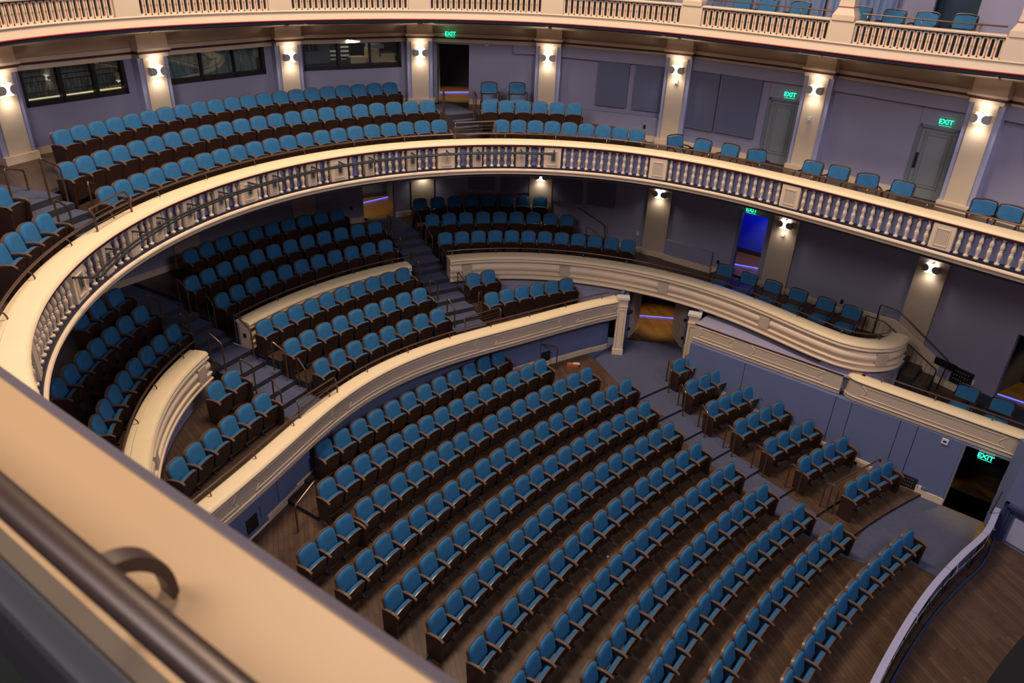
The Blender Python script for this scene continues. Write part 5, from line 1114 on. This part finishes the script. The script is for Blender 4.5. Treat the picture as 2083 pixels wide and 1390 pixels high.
LB = {'ML': ['turned sideways beside the central rail', 'below the left fabric panel', 'below the right fabric panel', 'turned, just left of the first grey door', 'just right of the first cream door column', 'second right of the door column', 'third from the door column, turned slightly', 'in front of the second grey door', 'second from the right edge', 'at the right edge of the picture'],
      'DL': ['in front of the blue doorway', 'right of the blue doorway', 'below the column by the blue doorway', 'third from the side stairs', 'second from the side stairs', 'nearest the side stairs'],
      'BL': ['next to the black wall panel in the side box', 'at the right edge in the side box'],
      'GL': ['leftmost of those in the gallery', 'second from left in the gallery', 'beside the gallery column on its left', 'beside the curtain right of the gallery column', 'second right of the gallery column', 'in front of the dark gallery doorway', 'rightmost in the gallery'],
      'MB': ['left one against the wall beside the mezzanine doorway', 'right one against the wall beside the mezzanine doorway']}
ROT = {('ML', 0): 60, ('ML', 3): 40, ('ML', 6): 25, ('ML', 8): 8, ('DL', 0): 4, ('BL', 0): -8, ('ML', 9): -6}
ZC = dict(ML=-5.85, DL=-9.65, BL=-10.5, GL=-2.25, MB=-5.17)
k0 = True
for k, px in LOOSEPX.items():
    z = ZC[k]; zt = z+.945
    for i, (x, y) in enumerate(px):
        p = at(x, y, zt if k != 'GL' else -1.34)
        if k == 'GL': p[1] = max(p[1], 10.35)
        a = -PI/2+math.radians(ROT.get((k, i), -3 if k != 'MB' else 55)) if k != 'MB' else math.atan2(-p[1]+.5, -p[0]+1.5)
        c = ac if k0 else dup(ac); k0 = False; c.location = (p[0]+.04*math.cos(a), p[1]+.04*math.sin(a), CAMZ+z); c.rotation_euler = (0, 0, a)
        c['label'] = 'dark-framed armchair with blue cushions, '+LB[k][i]; c['category'] = 'chair'; c['group'] = {'ML': 'armchairs along the side mezzanine', 'DL': 'armchairs in the side dress circle', 'BL': 'armchairs in the side box', 'GL': 'armchairs in the gallery', 'MB': 'armchairs by the mezzanine doorway'}[k]
# ------------------------------------------------------------------ gallery front
gb = thing('gallery_balustrade', 'cream gallery front with slotted panels, gilt studs and a red line', 'balcony front', (-9.5, 0, CAMZ-2.4))
g0, g1 = CG.near((-3.0, -9.2)), CG.L; gc = CG.cut(g0, g1)
mb = MB(); mb.sweep(gc, [(-.3, -2.05), (.0, -2.05), (.015, -2.065), (.015, -2.08), (-.02, -2.09), (-.01, -2.20), (.03, -2.27), (.03, -2.28), (-.3, -2.28)], CREAM); mb.build('frieze', gb, 30)
mb = MB(); mb.sweep(gc, [(-.3, -2.28), (.035, -2.28), (.045, -2.295), (.035, -2.31), (-.3, -2.31)], RED); mb.build('red_moulding', gb, 30)
mb = MB(); mb.sweep(gc, [(-.3, -2.31), (.02, -2.31), (.015, -2.38), (-.35, -2.42)], NAVY); mb.build('navy_moulding', gb)
PX = [(286, 52), (578, 36), (852, 31), (1122, 41), (1396, 64), (1697, 100), (2060, 140)]
ped = [CG.near(at(x, y, -2.2)) for x, y in PX]; ped = [ped[0]-3.9, ped[0]-7.8]+ped+[ped[-1]+4.1]; ped = sorted(p for p in ped if p > g0-1)
PW = .60
for n_, t in enumerate(ped):
    mb = MB(); mb.prism(CG.cut(t-PW/2, t+PW/2, .0, .1)+CG.cut(t+PW/2, t-PW/2, -.35, .1), -2.05, -1.57, CREAM); mb.build('pedestal', gb)
    p = CG.off(t, -.17); th = thing('gallery_column', 'cream column standing on the gallery pedestal '+['beyond the left edge', 'near the left edge', 'over the left sconce column', 'over the column between windows', 'over the third window column', 'over the fourth mezzanine column', 'over the mezzanine column right of the doorway', 'over the column with the smoke sensor', 'over the first grey door', 'at the right edge', 'beyond the right edge'][n_], 'column', (p[0], p[1], CAMZ-1.57), math.atan2(CG.nrm(t)[1], CG.nrm(t)[0]))
    mb = MB(); mb.box((0, 0, .06), (.40, .54, .12), CREAM); mb.build('plinth', th, local=True)
    mb = MB(); A = [(.40, .52, .12), (.30, .38, .26), (.27, .34, .42), (.26, .33, 3.3)]
    for (a0, b0, z0), (a1, b1, z1) in zip(A[:-1], A[1:]):
        v = [(sx*a0/2, sy*b0/2, z0) for sx, sy in ((-1, -1), (1, -1), (1, 1), (-1, 1))]+[(sx*a1/2, sy*b1/2, z1) for sx, sy in ((-1, -1), (1, -1), (1, 1), (-1, 1))]
        mb.add(v, [(0, 1, 5, 4), (1, 2, 6, 5), (2, 3, 7, 6), (3, 0, 4, 7)], CREAM)
    mb.build('shaft', th, local=True)
    mb = MB(); mb.box((0, 0, .30), (.32, .40, .012), RED); mb.build('red_line', th, local=True)
def slotted(t0, t1, ns=21):
    L_ = t1-t0; w = L_/ns; z0, z1 = -2.05, -1.62; zm = (z0+z1)/2; hw = min(.036, w*.22); hh = .185
    def P(t, z, n): p = CG.off(t, n); return (p[0], p[1], z)
    mb = MB(); mr = MB(); mg = MB(); n = -.06
    for k in range(ns):
        tc = t0+w*(k+.5); K = 20; inn = []; outp = []
        for j in range(K):
            a = 2*PI*j/K; c, s_ = math.cos(a), math.sin(a); x = hw*c; z = s_*hw+(hh-hw)*(1 if s_ > 1e-6 else (-1 if s_ < -1e-6 else 0))
            inn.append((x, z)); f = 1/max(abs(c)/1, abs(s_)/1) if True else 1; outp.append((max(-1, min(1, c*f))*w/2, max(-1, min(1, s_*f))*(z1-z0)/2))
        b = len(mb.v); ci = mb._m(CREAM)
        mb.v += [P(tc+x, zm+z, n) for x, z in outp]+[P(tc+x, zm+z, n) for x, z in inn]+[P(tc+x, zm+z, n-.05) for x, z in inn]
        # raised bead round the slot
        for j in range(K):
            q = (j+1) % K; mb.f.append([b+j, b+q, b+K+q, b+K+j]); mb.f.append([b+K+j, b+K+q, b+2*K+q, b+2*K+j]); mb.mi += [ci, ci]
        if k < ns-1:
            te = t0+w*(k+1); pp = [P(te-.006, z0+.03, n+.006), P(te+.006, z0+.03, n+.006), P(te+.006, z1-.03, n+.006), P(te-.006, z1-.03, n+.006)]
            mr.add(pp+[P(te-.006, z0+.03, n-.002), P(te+.006, z0+.03, n-.002), P(te+.006, z1-.03, n-.002), P(te-.006, z1-.03, n-.002)], [(0, 1, 2, 3), (0, 4, 5, 1), (1, 5, 6, 2), (2, 6, 7, 3), (3, 7, 4, 0)], RED)
            c_ = [P(te+.020*math.cos(2*PI*j/10), zm+.022*math.sin(2*PI*j/10), n+.010) for j in range(10)]; c2 = [P(te+.024*math.cos(2*PI*j/10), zm+.026*math.sin(2*PI*j/10), n) for j in range(10)]
            mg.add(c_+c2, [tuple(range(10))]+[(j, 10+j, 10+(j+1) % 10, (j+1) % 10) for j in range(10)], GOLD)
    o = mb.build('slotted_panel', gb); r_ = mr.build('red_lines', None); g_ = mg.build('gilt_studs', None)
    for q in (r_, g_): q.parent = o; q.location = -Vector(gb.location)
    mb = MB(); mb.prism(CG.cut(t0, t1, -.115, .2)+CG.cut(t1, t0, -.16, .2), z0, z1, BLACK); mb.build('dark_backing', gb)
    mb = MB(); mb.sweep(CG.cut(t0, t1, 0, .2), [(-.30, -1.60), (-.30, -1.55), (-.02, -1.55), (.0, -1.57), (-.01, -1.60)], CREAM); mb.build('coping', gb)
    mb = MB(); mb.sweep(CG.cut(t0, t1, 0, .2), [(-.28, -1.62), (-.02, -1.62), (-.02, -1.60), (-.28, -1.60)], NAVY); mb.build('line_moulding', gb)
for a, b_ in zip(ped[:-1], ped[1:]):
    slotted(a+PW/2, b_-PW/2)
for n_, (a, b_) in enumerate(zip(ped[-4:-1], ped[-3:])):
    handrail('gallery_handrail', 'bronze handrail on the gallery coping, '+['left of the three sections', 'middle of the three sections', 'rightmost section'][n_], CG, a+PW/2+.05, b_-PW/2-.05, -.24, -1.40, 1.2, -1.55, .018)
# gallery back: walls, curtain, dark doorway
GW = Line((-3, 12.0), (12.5, 11.6)); mb = MB(); hx = GW.hit(1900, 15)[0]; hx1 = GW.hit(1975, 30)[0]
holes(mb, GW, 0, GW.L, -2.25, 1.2, [(hx, hx+1.0, -2.25, -.1)], BLUEW, .15); struct(mb.build('wall_gallery'), 'periwinkle wall at the back of the gallery')
mb = MB(); GW.quad(mb, hx-.2, hx+1.2, -2.25, .1, mat('gallery_door_dark', (.012, .03, .06), .6), -.5, -.4); struct(mb.build('door_5'), 'dark blue gallery doorway')
CUR = mat('curtain_blue', (.17, .22, .36), .8)
def curtain(t0, t1, label):
    mb = MB(); n = int((t1-t0)/.02); v = []
    for i in range(n+1):
        t = t0+(t1-t0)*i/n; q = GW.p(t, .18+.05*math.sin(t*38)+.02*math.sin(t*17+1)); v += [(q[0], q[1], -2.24), (q[0], q[1], 1.0)]
    mb.v = v; mb.mats = [CUR]; mb.f = [[2*i, 2*i+2, 2*i+3, 2*i+1] for i in range(n)]; mb.mi = [0]*n
    o = mb.build('curtain', None, 60); tag(o, label, 'curtain')
ca, cb, cc = GW.hit(1430, 0)[0], GW.hit(1690, 5)[0], GW.hit(1830, 10)[0]
curtain(ca, cb-.1, 'long pale blue pleated curtain at the back of the gallery'); curtain(cb+.1, cc, 'blue pleated curtain just right of the gallery column')
# ------------------------------------------------------------------ near gallery parapet in front of the camera
NP = Curve([(3.5, -9.96), (6.1, -9.856), (6.861, -9.821), (7.913, -9.748), (8.6, -9.70), (11, -9.5)]); NP = Curve(smooth_curve(NP.P, 3, .1)[::-1])
nr = thing('balcony_parapet', 'blurred cream parapet top in the near foreground at the lower left', 'parapet', (7.4, -10, CAMZ-2.25)); pa = NP.cut(0, NP.L)
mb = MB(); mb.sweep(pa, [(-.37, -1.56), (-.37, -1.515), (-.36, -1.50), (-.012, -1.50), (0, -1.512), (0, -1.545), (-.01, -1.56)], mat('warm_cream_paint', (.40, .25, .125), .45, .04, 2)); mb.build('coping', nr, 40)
mb = MB(); mb.sweep(pa, [(-.30, -1.56), (.035, -1.56), (.085, -1.60), (.085, -1.66), (-.30, -1.66)], mat('plum_grey', (.085, .068, .085), .6)); mb.build('front_moulding', nr)
mb = MB(); mb.sweep(pa, [(-.28, -1.66), (.02, -1.66), (.02, -2.4), (-.28, -2.4)], CREAMD); mb.build('front_panel', nr)
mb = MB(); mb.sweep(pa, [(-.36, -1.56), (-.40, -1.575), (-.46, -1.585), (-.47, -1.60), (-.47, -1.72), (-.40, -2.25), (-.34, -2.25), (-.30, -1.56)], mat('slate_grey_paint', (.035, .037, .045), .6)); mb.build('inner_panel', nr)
mb = MB(); mb.sweep(pa, [(-.40, -1.54), (-.40, -1.52), (-.36, -1.50), (-.36, -1.54)], mat('dull_ochre', (.10, .065, .03), .6)); mb.build('gilt_edge', nr)
nh = thing('balcony_handrail', 'thick dark bronze handrail with curved bracket in the near foreground', 'handrail', (7.4, -10.1, CAMZ-1.5)); BRN = mat('brown_bronze', (.050, .028, .020), .38, metal=.25, spec=.5)
rp = [(-.04, -.005), (-.038, .012), (-.02, .024), (0, .028), (.02, .024), (.038, .012), (.04, -.005), (.03, -.03), (.0, -.04), (-.03, -.03)]
mb = MB(); mb.sweep([tuple(NP.off(t, -.375)) for t in np.linspace(0, NP.L, 60)], [(n, -1.285+z) for n, z in rp], BRN); mb.build('rail', nh, 60)
mb = MB(); tb_ = NP.near((7.53, -9.99)); q = []; dd_ = NP.dirn(tb_); nn_ = NP.nrm(tb_)
for k in range(13):
    a = k/12*PI*.5; s_ = -.365+.155*math.sin(a); z = -1.50+.195*math.cos(a)**.8 if k < 12 else -1.50; q.append((s_, z))
W_ = .028
for side in (0,): 
    v = []
    for i, (n_, z) in enumerate(q):
        th_ = .016
        for (dn, dz) in ((-th_*.6, -th_), (th_*.6, th_)):
            for w_ in (-W_, W_):
                p = NP.off(tb_+w_, n_+dn); v.append((p[0], p[1], z+dz))
    mb.v = v; mb.mats = [BRN]
    for i in range(len(q)-1):
        a = i*4; b = a+4
        for s0, s1 in ((0, 1), (1, 3), (3, 2), (2, 0)): mb.f.append([a+s0, a+s1, b+s1, b+s0]); mb.mi.append(0)
    mb.f += [[0, 2, 3, 1], [len(v)-4, len(v)-3, len(v)-1, len(v)-2]]; mb.mi += [0, 0]
mb.build('bracket', nh, 50)
mb = MB(); mb.prism([(2, -9.9), (6, -9.98), (12, -9.6), (12, -12.5), (2, -12.5)], -2.40, -2.25, DARK, mat('dark_green_carpet', (.010, .014, .010), .9, .5, 60)); struct(mb.build('floor'), 'dark carpet of the near gallery')
# ------------------------------------------------------------------ lighting pipe on the mezzanine front
zp = -5.22; lp = thing('lighting_pipe', 'twin dark steel pipes bracketed along the mezzanine balusters', 'lighting pipe', (-6, 0, CAMZ+zp))
PIPE = mat('pipe_steel', (.035, .035, .037), .45, metal=.4); tp0, tp1 = CM.near(at(185, 565, zp)), CM.near(at(1128, 310, zp))
for n_ in (.30, .40): mb = MB(); mb.tube([(x, y, zp) for x, y in CM.cut(tp0, tp1, n_, .25)], .021, PIPE, 8); mb.build('pipe', lp, 40)
for t in [tp0+.01, tp1-.01]+[p[0] for p in posts if tp0+.3 < p[0] < tp1-.2]:
    a, b_ = CM.off(t, -.04), CM.off(t, .42); mb = MB(); mb.tube([(a[0], a[1], zp+.0), (b_[0], b_[1], zp)], .020, PIPE, 8); mb.build('bracket', lp, 40)
for n_, t in enumerate([p[0] for p in posts if tp0-.2 < p[0] < tp1+.1]):
    if n_ in (2, 12, 14): continue
    d = CM.dirn(t); rz = math.atan2(d[1], d[0]); p = CM.off(t+.02, -.028)
    th = thing('outlet_box', 'small grey outlet box on the balustrade, %s from the left end of the pipe' % ORD[n_+1], 'outlet box', (p[0], p[1], CAMZ+zu-.30), rz, 'outlet boxes on the balustrade')
    mb = MB(); mb.box((0, 0, 0), (.115, .03, .22), GREYM); mb.build('plate', th, local=True)
    for z in (.06, .0, -.06): mb = MB(); mb.box((0, -.017, z), (.035, .008, .035), BLACK); mb.build('socket', th, local=True)
# ------------------------------------------------------------------ pit barrier
PR = Curve(catmull([(9.47, 7.7), (9.43, 6.61), (9.17, 5.44), (8.95, 4.28), (8.81, 3.18), (8.72, 2.0), (8.67, .68), (8.68, -.8)], .15))
pt = thing('pit_barrier', 'low curved barrier with lilac top before the front row, cables inside', 'barrier', (8.8, 3, CAMZ-12.46)); LIL = mat('lilac_top', (.30, .29, .43), .5)
mb = MB(); mb.sweep(PR.cut(0, PR.L, 0), [(-.13, -11.60), (.0, -11.60), (.0, -11.56), (-.13, -11.56)], LIL); mb.build('top', pt)
mb = MB(); mb.sweep(PR.cut(0, PR.L, 0), [(-.02, -11.60), (.0, -11.60), (.0, -12.46), (-.02, -12.46)], BLUED); mb.build('audience_panel', pt)
mb = MB(); mb.sweep(PR.cut(0, PR.L, 0), [(-.24, -12.46), (-.24, -12.38), (-.28, -12.38), (-.28, -12.46)], bpy.data.materials['frame_blue']); mb.build('kerb', pt)
for k in range(7): t = .2+k*1.25; p = PR.off(t, -.10); mb = MB(); mb.box((p[0], p[1], -12.03), (.03, .03, .86), BLACK); mb.build('post', pt)
for z, nn2 in ((-11.7, -.09), (-11.95, -.12), (-12.25, -.14)): mb = MB(); mb.tube([(x, y, z+.03*math.sin(3*i)) for i, (x, y) in enumerate(PR.cut(.1, PR.L-.1, nn2, .25))], .010, BLACK if z != -11.95 else LOBE, 6); mb.build('cable', pt)
for k in range(12): t = .4+k*.7; p0_ = PR.off(t, -.09); p1_ = PR.off(t+.25, -.17); mb = MB(); mb.tube([(p0_[0], p0_[1], -11.66), ((p0_[0]+p1_[0])/2+.03, (p0_[1]+p1_[1])/2, -11.85), (p1_[0], p1_[1], -11.72-.05*(k % 3))], .008, WHITEP if k % 3 == 0 else BLACK, 5); mb.build('clip', pt)
for k in range(3): p = PR.off(1.2+1.8*k+.5, .0); mb = MB(); d = PR.dirn(1.2+1.8*k); q0 = PR.off(1.2+1.8*k, .001); q1 = PR.off(1.2+1.8*k, -.131); mb.tube([(q0[0], q0[1], -11.558), (q1[0], q1[1], -11.558)], .004, NAVY, 4); mb.build('joint', pt)
h_ = thing('barrier_handle', 'dark vertical grab bar where the pit barrier meets the wall', 'grab bar', (9.45, 7.4, CAMZ-11.6)); bent(h_, 'bar', [(9.44, 7.35, -11.56), (9.46, 7.45, -11.3), (9.48, 7.6, -11.05)], .02, .05, BRN)
mb = MB(); mb.prism(arc(19.85, -6, 16, 20)+[(14, 8), (14, -3)], -12.46, -12.445, BLACK); struct(mb.build('floor'), 'black edge of the pit opening')
# ------------------------------------------------------------------ small things on the walls
def plate(b, px, py, size, m, name, label, cat, n=.0, kids=0):
    t, z = b.hit(px, py); mb = MB(); b.quad(mb, t-size[0]/2, t+size[0]/2, z-size[1]/2, z+size[1]/2, m, n, n+.03); o = mb.build(name); tag(o, label, cat)
    if kids:
        mb = MB(); b.quad(mb, t-size[0]/4, t+size[0]/4, z-size[1]/6, z+size[1]/6, WHITEP if m is BLACK else BLACK, n+.03, n+.034); s_ = mb.build('socket'); s_.parent = o
def onshift(b, n): return Line(b.p(0, n), b.p(b.L, n))
c6 = onshift(bays[5], .14); c7 = onshift(bays[6], .14)
plate(c6, 1311, 258, (.07, .12), BLACK, 'wall_outlet', 'black outlet low on the wall right of the mezzanine end seat', 'outlet')
plate(c7, 1518, 326, (.07, .1), BLACK, 'wall_outlet', 'black outlet between the mezzanine armchairs left of the first grey door', 'outlet')
plate(bays[4], 990, 89, (.12, .12), WHITEP, 'wall_sensor', 'small white sensor on the wall right of the mezzanine doorway', 'sensor', 0, 1)
L6 = lowb[6]; L7 = lowb[7]; L8 = lowb[8]
plate(lowb[5], 1297, 475, (.07, .12), WHITEP, 'wall_outlet', 'white outlet on the dress circle wall left of a cream column', 'outlet')
plate(L6, 1461, 533, (.08, .12), BLACK, 'wall_outlet', 'black outlet just right of the long low wall box', 'outlet')
plate(L7, 1713, 614, (.08, .12), BLACK, 'wall_outlet', 'black outlet above the chairs right of the blue doorway', 'outlet')
plate(lowb[3], 714, 424, (.08, .12), BLACK, 'wall_outlet', 'black outlet left of the dress circle back doorway', 'outlet')
plate(L8, 1977, 777, (.12, .16), WHITEP, 'wall_plate', 'white plate right of the black panel in the side box', 'wall plate')
t, z = L8.hit(1957, 769); mb = MB(); L8.quad(mb, t-.28, t+.28, z-.22, z+.24, BLACK, 0, .05); o = mb.build('connection_panel'); tag(o, 'black square connection panel on the side box wall', 'connection panel')
mb = MB()
for i in range(6):
    for j in range(3): L8.quad(mb, t-.2+.07*i, t-.185+.07*i, z-.1+.12*j, z-.08+.12*j, WHITEP, .05, .054)
s_ = mb.build('jack'); s_.parent = o
t0_, z0_ = L8.hit(1880, 722); t1_, z1_ = L8.hit(1943, 748); mb = MB(); L8.quad(mb, t0_, t1_+.05, (z0_+z1_)/2-.1, (z0_+z1_)/2+.1, BLACK, .01, .05); tag(mb.build('wall_board'), 'long narrow black board on the wall beside the side stairs', 'board')
t0_, z0_ = SW.hit(1847, 980); mb = MB(); SW.quad(mb, t0_-.2, t0_+.2, z0_-.16, z0_+.18, BLACK, 0, .04); o = mb.build('connection_panel'); tag(o, 'black square connection panel on the stalls wall by the frontmost side row', 'connection panel')
mb = MB()
for i in range(5):
    for j in range(3): SW.quad(mb, t0_-.14+.06*i, t0_-.128+.06*i, z0_-.08+.1*j, z0_-.065+.1*j, WHITEP, .04, .044)
s_ = mb.build('jack'); s_.parent = o
plate(SW, 1862.5, 989, (.075, .12), WHITEP, 'wall_plate', 'left white wall plate beside the stalls connection panel', 'wall plate'); plate(SW, 1870.5, 992, (.075, .12), WHITEP, 'wall_plate', 'right white wall plate beside the stalls connection panel', 'wall plate')
plate(SW, 1880, 995, (.08, .1), DFR, 'wall_outlet', 'blue-grey outlet right of the two white plates in the stalls', 'outlet')
plate(SW, 1922.5, 898, (.15, .15), WHITEP, 'wall_strobe', 'square white strobe unit high on the blue stalls wall', 'alarm', 0, 1)
def onwall(px, py, z, size, m, name, label, cat):
    t = CL.near(at(px, py, z)); mb = MB(); mb.prism(CL.cut(t-size[0]/2, t+size[0]/2, -.42, .05)+CL.cut(t+size[0]/2, t-size[0]/2, -.45, .05), z-size[1]/2, z+size[1]/2, m); o = mb.build(name); tag(o, label, cat); return o
onwall(1119, 733, -11.50, (.32, .34), BLACK, 'connection_panel', 'black connection panel seen through the square stalls rail', 'connection panel')
onwall(1193.5, 716, -11.45, (.07, .12), DFR, 'wall_outlet', 'small dark outlet on the curved wall left of the entrance', 'outlet')
onwall(521, 1069, -11.50, (.34, .36), BLACK, 'connection_panel', 'black connection panel on the curved wall at the lower left', 'connection panel')
onwall(548, 1040, -11.40, (.22, .3), BLUED, 'access_hatch', 'blue access hatch beside the lower left connection panel', 'hatch')
a = at(1165, 744, -11.80); mb = MB(); mb.box((a[0], a[1], -11.775), (.36, .11, .09), BRICK, .62); mb.box((a[0]+.1, a[1]+.05, -11.715), (.2, .1, .03), CARD, .62); tag(mb.build('orange_block'), 'long orange block lying against the baseboard left of the entrance', 'block')
for (i, px, py, lab) in ((6, 1376, 166, 'small white sensor below the lamp left of the first pair of side panels'), (7, 1647, 243, 'small white pull box on the cream column right of the first grey door')):
    c, n = COLS[i], NRM[i]; cl_ = Line(c-np.array([-n[1], n[0]])*-1, c+np.array([-n[1], n[0]])*-1); D = FW+RT*(px-1041.5)/FPX-UP*(py-695.)/FPX; t = ((c-CAM[:2]) @ n)/(D[:2] @ n); p = CAM+D*t
    th = thing('column_sensor', lab, 'sensor', (p[0], p[1], p[2]), ori(n)); mb = MB(); mb.box((.02, 0, 0), (.04, .10, .14), WHITEP); mb.build('case', th, local=True); mb = MB(); mb.box((.05, 0, -.02), (.03, .04, .04), LOBE); mb.build('lens', th, local=True)
c, n = COLS[7], NRM[7]; th = thing('column_sensor', 'small sensor with shadow below the lamp right of the blue doorway', 'sensor', (c[0], c[1], CAMZ-7.78), ori(n)); mb = MB(); mb.box((.03, 0, 0), (.06, .07, .07), WHITEP); mb.build('case', th, local=True)
a = at(1236, 1137, -11.35)
mb = MB(); mb.box((a[0], a[1], -11.30), (.03, .05, .03), mat('tape_blue', (.03, .25, .8), .4)); tag(mb.build('tape_tag'), 'tiny bright blue tag on top of a fifth-row seat back', 'tag')
# hall shell beyond the frame
mb = MB(); mb.box((3, 0, 14.5), (44, 36, .3), mat('ceiling_paint', (.45, .40, .36), .8)); o = mb.build('ceiling'); struct(o, 'high hall ceiling')
for nm, c, d in (('wall_near', (3, -17, 0), (44, .3, 30)), ('wall_far', (3, 17, 0), (44, .3, 30)), ('wall_rear', (-17, 0, 0), (.3, 34, 30)), ('wall_stage', (22, 0, 0), (.3, 34, 30))):
    mb = MB(); mb.box(c, d, BLUEW); struct(mb.build(nm), 'outer wall of the hall')
